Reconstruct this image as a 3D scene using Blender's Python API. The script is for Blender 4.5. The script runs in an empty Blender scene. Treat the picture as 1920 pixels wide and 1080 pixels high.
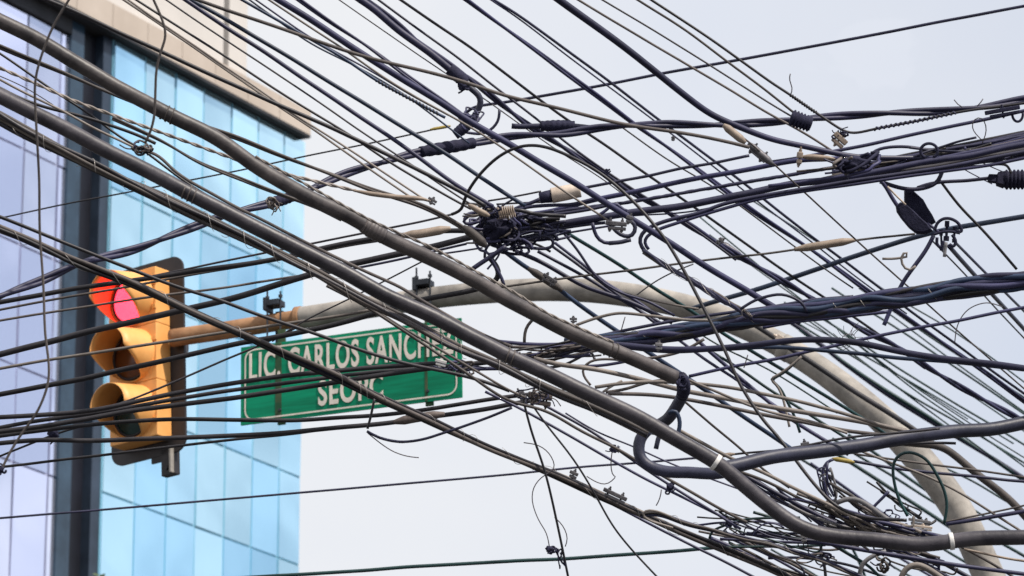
import bpy, bmesh, math, random
from mathutils import Vector, Matrix
R = math.radians
scene = bpy.context.scene
col = scene.collection
rng = random.Random(7)

# ------------------------------------------------------------------ camera
FPX = 8000.0
PITCH = R(16.5)
CAM = Vector((0, 0, 1.6))
FWD = Vector((0, math.cos(PITCH), math.sin(PITCH)))
UP = Vector((0, -math.sin(PITCH), math.cos(PITCH)))
RIGHT = Vector((1, 0, 0))
cd = bpy.data.cameras.new('camera')
cam = bpy.data.objects.new('camera', cd)
col.objects.link(cam)
cam.location = CAM
cam.rotation_euler = (math.pi / 2 + PITCH, 0, 0)
cd.lens = 150
cd.sensor_width = 36
cd.clip_start = 0.1
cd.clip_end = 3000
cd.dof.use_dof = True
cd.dof.focus_distance = 16.0
cd.dof.aperture_fstop = 9.5
scene.camera = cam


def ray(px, py):
    return FWD + RIGHT * ((px - 960) / FPX) - UP * ((py - 540) / FPX)


def at(px, py, d):
    return CAM + ray(px, py) * d


# ------------------------------------------------------------------ materials
def mk(name, rgb, rough=0.55, metal=0.0, spec=0.4, var=0.35, scale=9.0, rgb2=None, bump=0.0, bscale=60.0, fac=0.5, fade=0.0):
    m = bpy.data.materials.new(name)
    m.use_nodes = True
    nt = m.node_tree
    b = nt.nodes['Principled BSDF']
    b.inputs['Roughness'].default_value = rough
    b.inputs['Metallic'].default_value = metal
    b.inputs['Specular IOR Level'].default_value = spec
    tc = nt.nodes.new('ShaderNodeTexCoord')
    nz = nt.nodes.new('ShaderNodeTexNoise')
    nz.inputs['Scale'].default_value = scale
    nz.inputs['Detail'].default_value = 6
    nz.inputs['Roughness'].default_value = 0.65
    nt.links.new(tc.outputs['Object'], nz.inputs['Vector'])
    rp = nt.nodes.new('ShaderNodeValToRGB')
    lo = [c * (1 - var) for c in rgb]
    hi = list(rgb2) if rgb2 else [min(1, c * (1 + var)) for c in rgb]
    rp.color_ramp.elements[0].position = fac - 0.17
    rp.color_ramp.elements[1].position = fac + 0.2
    rp.color_ramp.elements[0].color = (*lo, 1)
    rp.color_ramp.elements[1].color = (*hi, 1)
    nt.links.new(nz.outputs['Fac'], rp.inputs['Fac'])
    if fade:
        # every cable has aged differently: its own lightness, and long sun-bleached or grimy stretches
        oi = nt.nodes.new('ShaderNodeObjectInfo')
        n4 = nt.nodes.new('ShaderNodeTexNoise'); n4.inputs['Scale'].default_value = 1.3; n4.inputs['Detail'].default_value = 3
        nt.links.new(tc.outputs['Object'], n4.inputs['Vector'])
        s1 = nt.nodes.new('ShaderNodeMath'); s1.operation = 'MULTIPLY_ADD'; s1.inputs[1].default_value = 1.1 * fade; s1.inputs[2].default_value = 1.0 - 0.45 * fade
        nt.links.new(oi.outputs['Random'], s1.inputs[0])
        s2 = nt.nodes.new('ShaderNodeMath'); s2.operation = 'MULTIPLY_ADD'; s2.inputs[1].default_value = 1.6; s2.inputs[2].default_value = 0.2
        nt.links.new(n4.outputs['Fac'], s2.inputs[0])
        s3 = nt.nodes.new('ShaderNodeMath'); s3.operation = 'MULTIPLY'
        nt.links.new(s1.outputs[0], s3.inputs[0]); nt.links.new(s2.outputs[0], s3.inputs[1])
        vm = nt.nodes.new('ShaderNodeVectorMath'); vm.operation = 'SCALE'
        nt.links.new(rp.outputs['Color'], vm.inputs[0]); nt.links.new(s3.outputs[0], vm.inputs['Scale'])
        nt.links.new(vm.outputs['Vector'], b.inputs['Base Color'])
        rr = nt.nodes.new('ShaderNodeMapRange'); rr.inputs['To Min'].default_value = max(.2, rough - .15); rr.inputs['To Max'].default_value = min(1, rough + .25)
        nt.links.new(n4.outputs['Fac'], rr.inputs['Value']); nt.links.new(rr.outputs['Result'], b.inputs['Roughness'])
    else:
        nt.links.new(rp.outputs['Color'], b.inputs['Base Color'])
    if bump:
        n2 = nt.nodes.new('ShaderNodeTexNoise')
        n2.inputs['Scale'].default_value = bscale
        n2.inputs['Detail'].default_value = 4
        nt.links.new(tc.outputs['Object'], n2.inputs['Vector'])
        bp = nt.nodes.new('ShaderNodeBump')
        bp.inputs['Strength'].default_value = bump
        bp.inputs['Distance'].default_value = 0.004
        nt.links.new(n2.outputs['Fac'], bp.inputs['Height'])
        nt.links.new(bp.outputs['Normal'], b.inputs['Normal'])
    return m


M = {}
M['conduit'] = mk('weathered_grey_conduit', (0.055, 0.047, 0.052), 0.45, fade=0.25, var=0.45, scale=9, rgb2=(0.112, 0.096, 0.094), bump=0.35, bscale=45)
M['conduitb'] = mk('weathered_slate_conduit', (0.033, 0.029, 0.040), 0.42, fade=0.25, var=0.45, scale=9, rgb2=(0.064, 0.057, 0.066), bump=0.35, bscale=45)
M['hose'] = mk('black_rubber_hose', (0.022, 0.024, 0.05), 0.45, fade=0.4, scale=8, rgb2=(0.04, 0.042, 0.075), bump=0.2)
M['navy'] = mk('navy_cable_jacket', (0.019, 0.019, 0.056), 0.45, fade=0.9, scale=5, rgb2=(0.036, 0.035, 0.084), bump=0.15)
M['blue'] = mk('blue_black_cable_jacket', (0.018, 0.033, 0.076), 0.45, fade=0.6, scale=5, rgb2=(0.03, 0.05, 0.10))
M['black'] = mk('black_cable_jacket', (0.013, 0.012, 0.018), 0.42, fade=0.9, scale=5, rgb2=(0.035, 0.031, 0.036), bump=0.15)
M['dusty'] = mk('dusty_brown_cable_jacket', (0.060, 0.050, 0.050), 0.6, fade=0.8, scale=6, rgb2=(0.11, 0.092, 0.085), bump=0.2)
M['tan'] = mk('sun_faded_tan_cable_jacket', (0.16, 0.135, 0.125), 0.6, fade=0.6, scale=6, rgb2=(0.27, 0.235, 0.21), bump=0.2)
M['grey'] = mk('grey_cable_jacket', (0.17, 0.165, 0.175), 0.6, fade=0.4, scale=6, rgb2=(0.25, 0.24, 0.25), bump=0.2)
M['teal'] = mk('dark_green_cable_jacket', (0.007, 0.030, 0.034), 0.45, fade=0.4, scale=4, rgb2=(0.012, 0.048, 0.048))
M['cream'] = mk('cream_plastic', (0.62, 0.50, 0.40), 0.5, scale=12, rgb2=(0.74, 0.62, 0.52))
M['sleeve'] = mk('brown_shrink_sleeve', (0.27, 0.21, 0.165), 0.55, scale=14, rgb2=(0.37, 0.29, 0.23))
M['white'] = mk('white_plastic_tie', (0.62, 0.60, 0.58), 0.5, scale=12, var=0.2)
M['bright'] = mk('bare_aluminium_wire', (0.38, 0.35, 0.33), 0.4, metal=0.4, scale=20)
M['yellow'] = mk('dull_yellow_sleeve', (0.32, 0.24, 0.06), 0.6, scale=14)
M['iron'] = mk('galvanised_clamp_metal', (0.10, 0.095, 0.11), 0.5, metal=0.5, scale=25, rgb2=(0.2, 0.19, 0.2), bump=0.3)
M['tape'] = mk('black_electrical_tape', (0.018, 0.018, 0.042), 0.8, spec=0.2, scale=20, rgb2=(0.032, 0.032, 0.064), bump=0.5, bscale=120)
M['hair'] = mk('fine_thread', (0.08, 0.07, 0.08), 0.6)
M['brownclamp'] = mk('brown_moulded_clamp', (0.085, 0.065, 0.06), 0.6, scale=18, rgb2=(0.14, 0.11, 0.1), bump=0.4)

# ------------------------------------------------------------------ object helpers
def tag(o, label=None, cat=None, group=None, kind=None):
    if label: o['label'] = label
    if cat: o['category'] = cat
    if group: o['group'] = group
    if kind: o['kind'] = kind
    return o


def mesh_obj(name, verts, faces, mat, parent=None, smooth=True, origin=None):
    """World-space geometry becomes an object with its own origin, parented without moving."""
    vs = [Vector(v) for v in verts]
    if origin is None:
        origin = sum(vs, Vector()) / max(1, len(vs))
    me = bpy.data.meshes.new(name)
    me.from_pydata([tuple(v - origin) for v in vs], [], faces)
    if smooth:
        me.polygons.foreach_set('use_smooth', [True] * len(me.polygons))
    me.materials.append(mat)
    me.update()
    o = bpy.data.objects.new(name, me)
    col.objects.link(o)
    if parent is not None:
        o.parent = parent
        o.location = origin - WPOS[parent]
    else:
        o.location = origin
    WPOS[o] = origin.copy()
    return o


WPOS = {}


def empty(name, loc, rot=(0, 0, 0)):
    o = bpy.data.objects.new(name, None)
    o.empty_display_size = 0.1
    col.objects.link(o)
    o.location = loc
    o.rotation_euler = rot
    WPOS[o] = Vector(loc)
    return o


def bm_obj(name, bm, mat, parent=None, smooth=False, loc=None):
    """A bmesh given in the parent's local frame."""
    me = bpy.data.meshes.new(name)
    bmesh.ops.recalc_face_normals(bm, faces=bm.faces)
    bm.to_mesh(me)
    bm.free()
    if smooth:
        me.polygons.foreach_set('use_smooth', [True] * len(me.polygons))
    me.materials.append(mat)
    o = bpy.data.objects.new(name, me)
    col.objects.link(o)
    if parent is not None: o.parent = parent
    if loc is not None: o.location = loc
    WPOS[o] = Vector(loc or (0, 0, 0)) + (WPOS.get(parent, Vector()) if parent else Vector())
    return o


def bm_box(bm, c, s, mtx=None, bevel=0.0):
    r = bmesh.ops.create_cube(bm, size=1.0)
    vs = r['verts']
    bmesh.ops.scale(bm, vec=s, verts=vs)
    if bevel:
        es = list({e for v in vs for e in v.link_edges})
        rr = bmesh.ops.bevel(bm, geom=es, offset=bevel, segments=2, affect='EDGES', profile=0.6)
        vs = list({v for f in rr['faces'] for v in f.verts} | {v for v in vs if v.is_valid})
    bmesh.ops.translate(bm, vec=c, verts=vs)
    if mtx is not None:
        bmesh.ops.transform(bm, matrix=mtx, verts=vs)
    return vs


def bm_cyl(bm, p0, p1, r0, r1=None, seg=12):
    p0, p1 = Vector(p0), Vector(p1)
    r1 = r0 if r1 is None else r1
    d = p1 - p0
    q = Vector((0, 0, 1)).rotation_difference(d.normalized()).to_matrix().to_4x4()
    r = bmesh.ops.create_cone(bm, cap_ends=True, segments=seg, radius1=r0, radius2=r1, depth=d.length)
    bmesh.ops.transform(bm, matrix=Matrix.Translation((p0 + p1) / 2) @ q, verts=r['verts'])


# ------------------------------------------------------------------ paths and tubes
def parse(s):
    return [tuple(float(v) for v in p.split(',')) for p in s.split()]


def catmull(pts, step=8.0):
    """Centripetal-ish Catmull-Rom through points (x, y, d), resampled about every `step` px."""
    P = [Vector(p) for p in pts]
    if len(P) == 2:
        n = max(2, int((P[1] - P[0]).length / step))
        return [P[0].lerp(P[1], i / n) for i in range(n + 1)]
    Q = [P[0] * 2 - P[1]] + P + [P[-1] * 2 - P[-2]]
    out = []
    for i in range(1, len(Q) - 2):
        p0, p1, p2, p3 = Q[i - 1:i + 3]
        L = math.hypot(p2.x - p1.x, p2.y - p1.y)
        t1 = (p2 - p0) * (L / max(1e-3, (p1 - p0).length + L))
        t2 = (p3 - p1) * (L / max(1e-3, (p3 - p2).length + L))
        n = max(1, int(round(L / step)))
        for k in range(n):
            t = k / n
            h00 = 2 * t**3 - 3 * t**2 + 1; h10 = t**3 - 2 * t**2 + t
            h01 = -2 * t**3 + 3 * t**2; h11 = t**3 - t**2
            out.append(p1 * h00 + t1 * h10 + p2 * h01 + t2 * h11)
    out.append(P[-1])
    return out


def px_path(pts, depth, smooth=24, step=8.0, ext=900):
    """A traced line [(x, y), ...] with its distances becomes a chain of points in space, carried on past the frame's edge."""
    ds = [float(v) for v in str(depth).split('-')]
    tot = [0.0]
    for a, b in zip(pts, pts[1:]):
        tot.append(tot[-1] + math.hypot(b[0] - a[0], b[1] - a[1]))
    n = len(ds)
    p3 = []
    for p, t in zip(pts, tot):
        if n == 1: d = ds[0]
        else:
            u = t / tot[-1] * (n - 1)
            k = min(n - 2, int(u)); f = u - k
            d = ds[k] * (1 - f) + ds[k + 1] * f
        p3.append((p[0], p[1], d))
    q = catmull([(a, b, c * 40) for a, b, c in p3], step)
    for _ in range(smooth):
        q = [q[0]] + [(q[i - 1] + q[i] * 2 + q[i + 1]) / 4 for i in range(1, len(q) - 1)] + [q[-1]]
    def edge(p): return p.x <= 6 or p.x >= 1914 or p.y <= 6 or p.y >= 1074
    if ext:
        k = min(len(q) - 1, 8)
        if edge(q[0]):
            t = (q[0] - q[k]); t = t / math.hypot(t.x, t.y)
            q = [q[0] + t * (ext * (1 - j / 16)) for j in range(16)] + q
        if edge(q[-1]):
            t = (q[-1] - q[-1 - k]); t = t / math.hypot(t.x, t.y)
            q = q + [q[-1] + t * (ext * ((j + 1) / 16)) for j in range(16)]
    return [at(p.x, p.y, p.z / 40) for p in q]


def frames(path):
    T = []
    for i in range(len(path)):
        a = path[max(0, i - 1)]; b = path[min(len(path) - 1, i + 1)]
        t = (b - a)
        T.append(t.normalized() if t.length > 1e-9 else Vector((1, 0, 0)))
    up = Vector((0, 0, 1)) if abs(T[0].z) < 0.9 else Vector((1, 0, 0))
    n = (up - T[0] * up.dot(T[0])).normalized()
    out = []
    for t in T:
        n = n - t * n.dot(t)
        n = n.normalized() if n.length > 1e-6 else t.orthogonal().normalized()
        out.append((t, n, t.cross(n)))
    return out


def tube_geo(path, rad, seg=8, V=None, F=None, rough=0.0):
    V = [] if V is None else V
    F = [] if F is None else F
    b0 = len(V)
    fr = frames(path)
    n = len(path)
    for i, (p, (t, a, b)) in enumerate(zip(path, fr)):
        r = rad(i / max(1, n - 1)) if callable(rad) else rad
        for k in range(seg):
            an = 2 * math.pi * k / seg
            rr = r * (1 + rough * (rng.random() - 0.5)) if rough else r
            V.append(p + a * (math.cos(an) * rr) + b * (math.sin(an) * rr))
    for i in range(n - 1):
        for k in range(seg):
            k2 = (k + 1) % seg
            F.append((b0 + i * seg + k, b0 + i * seg + k2, b0 + (i + 1) * seg + k2, b0 + (i + 1) * seg + k))
    F.append(tuple(b0 + k for k in range(seg))[::-1])
    F.append(tuple(b0 + (n - 1) * seg + k for k in range(seg)))
    return V, F


def jitter(path, amp, wl=14):
    """The slow unevenness of a slack cable."""
    if amp <= 0: return path
    n = len(path)
    k = max(2, n // wl + 2)
    ctl = [Vector((rng.gauss(0, amp), rng.gauss(0, amp), rng.gauss(0, amp))) for _ in range(k + 3)]
    out = []
    for i, p in enumerate(path):
        u = i / max(1, n - 1) * k
        j = int(u); f = u - j; f = f * f * (3 - 2 * f)
        out.append(p + ctl[j] * (1 - f) + ctl[j + 1] * f)
    return out


def resample(path, step):
    out = [path[0]]
    for a, b in zip(path, path[1:]):
        n = max(1, int(math.ceil((b - a).length / step)))
        for j in range(n): out.append(a.lerp(b, (j + 1) / n))
    return out


def helix(path, r, turns_len, phase=0.0, step=None):
    if step: path = resample(path, step)
    fr = frames(path)
    s = 0.0
    out = []
    for i, (p, (t, a, b)) in enumerate(zip(path, fr)):
        if i: s += (p - path[i - 1]).length
        an = phase + 2 * math.pi * s / turns_len
        out.append(p + a * (math.cos(an) * r) + b * (math.sin(an) * r))
    return out


PX = 1 / FPX


def wire(name, mat, w, depth, pts, label, cat='cable', group=None, tw=0, sm=None, w2=None, rough=0.0, ext=900):
    """One cable. w is its thickness as photographed (px at its own distance); tw > 1 twists that many strands into one cable."""
    if isinstance(pts, str): pts = parse(pts)
    d0 = float(str(depth).split('-')[0])
    closed = sm if sm is not None else 22
    path = px_path(pts, depth, closed, ext=ext)
    w = max(w * 1.08, 2.1)
    r = w * 0.5 * d0 * PX
    path = jitter(path, r * 0.18)
    V, F = [], []
    if tw > 1:
        rs = r * (0.56 if tw == 2 else 0.5)
        L = r * 2 * (rng.uniform(60, 90) if name == 'twin_cable' else 7.0 if 'tan' == mat else rng.uniform(15, 20))
        k = tw
        for j in range(k):
            h = helix(path, r - rs, L, 2 * math.pi * j / k + 0.4, step=max(0.02, L / 14))
            tube_geo(h, rs, 7, V, F)
    else:
        seg = 16 if w > 18 else (10 if w > 7 else 8)
        rad = r if w2 is None else (lambda t: r + (w2 * 0.5 * d0 * PX - r) * t)
        tube_geo(path, rad, seg, V, F, rough)
    o = mesh_obj(name, V, F, M[mat])
    tag(o, label, cat, group)
    o_path[o] = path
    return o


o_path = {}


def coil(parent, path, i0, i1, r, w, turns, mat, name):
    """Something wound round a cable between two stretches of its path."""
    sub = path[i0:i1]
    if len(sub) < 2: return
    L = sum((b - a).length for a, b in zip(sub, sub[1:]))
    h = helix(sub, r, L / turns, rng.random() * 6, step=max(0.002, L / turns / 14))
    V, F = tube_geo(h, w, 6)
    return mesh_obj(name, V, F, M[mat], parent)


def nearest(path, px, py):
    best, bi = 1e18, 0
    for i, p in enumerate(path):
        v = p - CAM
        z = v.dot(FWD)
        x = 960 + FPX * v.dot(RIGHT) / z; y = 540 - FPX * v.dot(UP) / z
        e = (x - px) ** 2 + (y - py) ** 2
        if e < best: best, bi = e, i
    return bi


def band(o, px, py, half, r, mat, name='tape_band', prof=None):
    """A wrapped collar on a cable around the traced spot; it is a part of that cable."""
    path = o_path[o]
    i = nearest(path, px, py)
    sub = path[max(0, i - half):i + half + 1]
    n = len(sub)
    f = prof or (lambda t: r * (0.86 + 0.14 * math.sin(math.pi * t)) * (1 + 0.05 * math.sin(t * 40)))
    V, F = tube_geo(resample(sub, 0.006), f, 14)
    return mesh_obj(name, V, F, M[mat], o)


def bundle(name, mats, n, w, ws, depth, pts, label, twist=3.0, lash=0, cat='cable bundle', group=None, sm=22, w2=None, lashmat='bright'):
    """A lashed bundle: an Empty with each strand (and each lashing) as a part."""
    pts = parse(pts)
    path = px_path(pts, depth, sm)
    d0 = float(str(depth).split('-')[0])
    rad = w * 0.5 * d0 * PX
    rs = ws * 0.5 * d0 * PX
    base = path[len(path) // 2]
    root = empty(name, base)
    tag(root, label, cat, group)
    N = len(path)
    fr = frames(path)
    for j in range(n):
        # each strand wanders slowly round the bundle's core
        ph = 2 * math.pi * j / n + rng.uniform(-0.3, 0.3)
        rr = (rad - rs) * (1.0 if j % 3 else 0.45)
        tws = rng.uniform(0.6, 1.4) * twist
        w1, wa = rng.uniform(2, 6), rng.random() * 6
        p = []
        for i in range(N):
            u = i / N
            k = 1.0 if w2 is None else 1 + (w2 / w - 1) * u
            an = ph + tws * u + 0.5 * math.sin(w1 * u * 6.28 + wa)
            q = rr * k * (1 + 0.15 * math.sin(w1 * 9 * u + wa))
            t, a, b = fr[i]
            p.append(path[i] + a * math.cos(an) * q + b * math.sin(an) * q)
        V, F = tube_geo(p, rs * rng.uniform(0.8, 1.15), 8)
        mesh_obj('strand', V, F, M[mats[j % len(mats)]], root)
    for j in range(lash):
        i0 = int(N * (0.08 + 0.84 * (j + rng.random() * 0.6) / max(1, lash)))
        coil(root, path, i0, min(N, i0 + rng.choice((6, 8, 10))), rad * 1.02, 0.0009, rng.choice((0.6, 0.8, 1.4)), lashmat, 'lashing')
    o_path[root] = path
    return root
# ------------------------------------------------------------------ sky and sun
CLOUD = (1.7, 0.8, 0.3)
world = bpy.data.worlds.new('World')
scene.world = world
world.use_nodes = True
nt = world.node_tree
bg = nt.nodes['Background']
SUN = Vector((0.44, -0.40, 0.80)).normalized()
sky = nt.nodes.new('ShaderNodeTexSky')
sky.sky_type = 'NISHITA'
sky.sun_disc = False
sky.sun_elevation = math.asin(SUN.z)
sky.sun_rotation = math.atan2(SUN.x, SUN.y)
sky.dust_density = 1.5
tc = nt.nodes.new('ShaderNodeTexCoord')
mp = nt.nodes.new('ShaderNodeMapping'); mp.inputs['Scale'].default_value = (1, 1, 1.6)
nt.links.new(tc.outputs['Generated'], mp.inputs['Vector'])
nz = nt.nodes.new('ShaderNodeTexNoise')
mp.inputs['Location'].default_value = CLOUD
nz.inputs['Scale'].default_value = 11.0; nz.inputs['Detail'].default_value = 5; nz.inputs['Roughness'].default_value = 0.5
nt.links.new(mp.outputs['Vector'], nz.inputs['Vector'])
cr = nt.nodes.new('ShaderNodeValToRGB')
cr.color_ramp.elements[0].position = 0.36; cr.color_ramp.elements[1].position = 0.66
nt.links.new(nz.outputs['Fac'], cr.inputs['Fac'])
# the overcast is closed ahead of the camera and breaks up to the right, where the glass looks
sx = nt.nodes.new('ShaderNodeSeparateXYZ')
nt.links.new(tc.outputs['Generated'], sx.inputs['Vector'])
mr = nt.nodes.new('ShaderNodeMapRange')
mr.inputs['From Min'].default_value = 0.05; mr.inputs['From Max'].default_value = 0.75
mr.inputs['To Min'].default_value = 1.0; mr.inputs['To Max'].default_value = 0.30
nt.links.new(sx.outputs['X'], mr.inputs['Value'])
mx = nt.nodes.new('ShaderNodeMath'); mx.operation = 'MAXIMUM'
nt.links.new(cr.outputs['Color'], mx.inputs[0]); nt.links.new(mr.outputs['Result'], mx.inputs[1])
mc = nt.nodes.new('ShaderNodeMath'); mc.operation = 'MULTIPLY'; mc.inputs[1].default_value = 0.94
nt.links.new(mx.outputs[0], mc.inputs[0])
mix = nt.nodes.new('ShaderNodeMix'); mix.data_type = 'RGBA'
nt.links.new(mc.outputs[0], mix.inputs[0])
nt.links.new(sky.outputs['Color'], mix.inputs[6])
# thin cloud: white towards the left, a little bluer to the right
cm = nt.nodes.new('ShaderNodeMapRange')
cm.inputs['From Min'].default_value = -0.06; cm.inputs['From Max'].default_value = 0.16
nt.links.new(sx.outputs['X'], cm.inputs['Value'])
n3 = nt.nodes.new('ShaderNodeTexNoise'); n3.inputs['Scale'].default_value = 12; n3.inputs['Detail'].default_value = 4
nt.links.new(tc.outputs['Generated'], n3.inputs['Vector'])
ad = nt.nodes.new('ShaderNodeMath'); ad.operation = 'MULTIPLY_ADD'; ad.inputs[1].default_value = 1.0; ad.inputs[2].default_value = -0.5
nt.links.new(n3.outputs['Fac'], ad.inputs[0])
ad2 = nt.nodes.new('ShaderNodeMath'); ad2.operation = 'ADD'; ad2.use_clamp = True
nt.links.new(cm.outputs['Result'], ad2.inputs[0]); nt.links.new(ad.outputs[0], ad2.inputs[1])
cc = nt.nodes.new('ShaderNodeValToRGB')
cc.color_ramp.elements[0].color = (0.86, 0.87, 0.895, 1)
cc.color_ramp.elements[1].color = (0.68, 0.73, 0.845, 1)
nt.links.new(ad2.outputs[0], cc.inputs['Fac'])
ms = nt.nodes.new('ShaderNodeVectorMath'); ms.operation = 'SCALE'; ms.inputs['Scale'].default_value = 10.0
nt.links.new(cc.outputs['Color'], ms.inputs[0])
# the cloud on the sun's side is brighter
mb = nt.nodes.new('ShaderNodeMapRange')
mb.inputs['From Min'].default_value = 0.35; mb.inputs['From Max'].default_value = 0.8
mb.inputs['To Min'].default_value = 10.0; mb.inputs['To Max'].default_value = 14.5
nt.links.new(sx.outputs['X'], mb.inputs['Value'])
nt.links.new(mb.outputs['Result'], ms.inputs['Scale'])
nt.links.new(ms.outputs['Vector'], mix.inputs[7])
nt.links.new(mix.outputs[2], bg.inputs['Color'])
bg.inputs['Strength'].default_value = 0.1
sl = bpy.data.lights.new('sun', 'SUN')
sl.energy = 4.8; sl.angle = R(1.2); sl.color = (1.0, 0.93, 0.83)
so = bpy.data.objects.new('sun', sl); col.objects.link(so)
so.rotation_euler = (-SUN).to_track_quat('-Z', 'Y').to_euler()
so.location = (5, -5, 30)
scene.view_settings.view_transform = 'Standard'
scene.view_settings.look = 'None'
scene.view_settings.gamma = 1
scene.view_settings.exposure = 0.07

# ------------------------------------------------------------------ ground
m_ground = mk('pale_asphalt', (0.05, 0.05, 0.05), 0.9, scale=0.6, rgb2=(0.075, 0.073, 0.07), bump=0.3, bscale=8)
g = mesh_obj('ground', [(-1500, -1500, 0), (1500, -1500, 0), (1500, 1500, 0), (-1500, 1500, 0)], [(0, 1, 2, 3)], m_ground, smooth=False)
tag(g, kind='structure')

# ------------------------------------------------------------------ office building
TH = R(28.6)
DD = Vector((math.sin(TH), math.cos(TH), 0))       # along the facade, away from the camera
NN = Vector((math.cos(TH), -math.sin(TH), 0))      # out of the facade
P0 = at(200, 500, 55.0); P0.z = 0


def fac(px, py, off=0.0):
    """Where the line of sight meets the plane `off` metres in front of the main glass: (u along the facade, z)."""
    r = ray(px, py)
    q = P0 + NN * off
    t = (q - CAM).dot(NN) / r.dot(NN)
    p = CAM + r * t
    return (p - P0).dot(DD), p.z


def fp(u, off, z):
    return P0 + DD * u + NN * off + Vector((0, 0, z))


def fbox(u0, u1, o0, o1, z0, z1, V, F):
    b = len(V)
    for u in (u0, u1):
        for o in (o0, o1):
            for z in (z0, z1):
                V.append(fp(u, o, z))
    for f in ((0, 1, 3, 2), (4, 6, 7, 5), (0, 4, 5, 1), (2, 3, 7, 6), (0, 2, 6, 4), (1, 5, 7, 3)):
        F.append(tuple(b + k for k in f))


def glass(name, tint, rough=0.04, t2=None):
    m = bpy.data.materials.new(name); m.use_nodes = True
    n = m.node_tree; b = n.nodes['Principled BSDF']
    b.inputs['Base Color'].default_value = (*tint, 1)
    b.inputs['Metallic'].default_value = 0.85
    b.inputs['Roughness'].default_value = rough
    tcc = n.nodes.new('ShaderNodeTexCoord')
    z = n.nodes.new('ShaderNodeTexNoise'); z.inputs['Scale'].default_value = 0.55; z.inputs['Detail'].default_value = 2
    n.links.new(tcc.outputs['Object'], z.inputs['Vector'])
    bp = n.nodes.new('ShaderNodeBump'); bp.inputs['Strength'].default_value = 0.25; bp.inputs['Distance'].default_value = 0.03
    n.links.new(z.outputs['Fac'], bp.inputs['Height']); n.links.new(bp.outputs['Normal'], b.inputs['Normal'])
    return m


m_glass = [glass('blue_mirror_glass', (0.48, 0.78, 0.94)), glass('pale_mirror_glass', (0.62, 0.87, 0.94)), glass('sea_mirror_glass', (0.55, 0.82, 0.93))]
m_lilac_refl = [glass('lilac_reflection_glass', (0.74, 0.76, 0.92)), glass('pale_lilac_reflection_glass', (0.79, 0.80, 0.92))]  # same mirror glass on the left; its lavender reflection is put into the tint
m_mull = mk('blue_grey_joint', (0.22, 0.46, 0.60), 0.5, var=0.1)
m_mull2 = mk('lilac_grey_joint', (0.40, 0.42, 0.58), 0.5, var=0.1)
m_panel = mk('cream_wall_panel', (0.50, 0.42, 0.35), 0.7, scale=0.9, var=0.08, rgb2=(0.56, 0.48, 0.41))
m_upper = mk('off_white_wall_panel', (0.60, 0.565, 0.53), 0.7, scale=0.9, var=0.06)
m_soffit = mk('charcoal_soffit', (0.035, 0.035, 0.04), 0.7, scale=2)
m_dark = mk('near_black_channel', (0.008, 0.009, 0.016), 0.5, scale=2)
m_slate = mk('dark_slate_cladding', (0.028, 0.042, 0.066), 0.35, scale=2)
m_slate2 = mk('dark_blue_glass_strip', (0.03, 0.055, 0.085), 0.15, scale=2)

bld = empty('office_building', fp(2, 0, 0))
tag(bld, 'office tower with blue mirror glass curtain wall and cream overhanging roof fascia', 'building')
BACK = -12.0
uL, _ = fac(203, 500)          # left edge of main glass
uR, _ = fac(569, 560)          # right end
ztop = fac(300, 107)[1]
REC = 0.10
OV = 0.14
ztop = fac(583, 257, OV)[1] - .02
# verticals, read off along one height
us = [fac(x, 950)[0] for x in (252, 311, 366, 420, 472, 522)]
us = [uL] + us + [uR]
zs = sorted([fac(480, y)[1] for y in (862, 1030, 650, 482)])
dz = zs[2] - zs[0]
zz = [zs[0] - dz, zs[1] - dz] + zs + [ztop]
zz = [z for z in zz if z <= ztop]
prng = random.Random(3)


def panes(us, zz, off, mats, tilt):
    for i in range(len(us) - 1):
        for j in range(len(zz) - 1):
            u0, u1, z0, z1 = us[i] + 0.018, us[i + 1] - 0.018, zz[j] + 0.016, zz[j + 1] - 0.016
            a, b = prng.gauss(0, tilt), prng.gauss(0, tilt * 0.7)
            uc, zc = (u0 + u1) / 2, (z0 + z1) / 2
            V = [fp(u, off + (u - uc) * a + (z - zc) * b * 0.6, z) for (u, z) in ((u0, z0), (u1, z0), (u1, z1), (u0, z1))]
            V += [v - NN * 0.02 for v in V]
            F = [(0, 1, 2, 3), (7, 6, 5, 4), (0, 4, 5, 1), (1, 5, 6, 2), (2, 6, 7, 3), (3, 7, 4, 0)]
            mesh_obj('window_pane', V, F, prng.choice(mats), bld, smooth=False)


panes(us, zz, 0.0, m_glass, 0.008)
V, F = [], []
fbox(uL + .002, uR - .002, BACK, -0.02, 0.0, ztop, V, F)       # the block behind the glass, also the joints' ground
mesh_obj('joint_frame', V, F, m_mull, bld, smooth=False)
V, F = [], []
fbox(uL + .01, uR - .01, -0.05, 0.0, 0.0, zz[0], V, F)
mesh_obj('lower_glazing', V, F, m_glass[0], bld, smooth=False)
# set-back left part
vl = [fac(x, 950, -REC)[0] for x in (22, 88, 117)]
step_u = vl[1] - vl[0]
uLeft = vl[0] - step_u * 9
ul = [vl[0] - step_u * k for k in range(9, 0, -1)] + vl
zl_top = fac(100, 50, -REC)[1]
zl = [z for z in zz if z < zl_top - 0.3] + [zl_top]
panes(ul[6:], zl, -REC, m_lilac_refl, 0.008)
V, F = [], []
fbox(ul[0], vl[2] - 0.002, BACK, -REC - 0.03, 0, zl_top, V, F)
mesh_obj('joint_frame', V, F, m_mull2, bld, smooth=False)
V, F = [], []
fbox(ul[0], ul[6] - .04, -REC - 0.05, -REC, 0, zl_top, V, F)
fbox(ul[6], vl[2] - .01, -REC - 0.05, -REC, 0, zl[0], V, F)
mesh_obj('lower_glazing', V, F, m_lilac_refl[0], bld, smooth=False)
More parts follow.
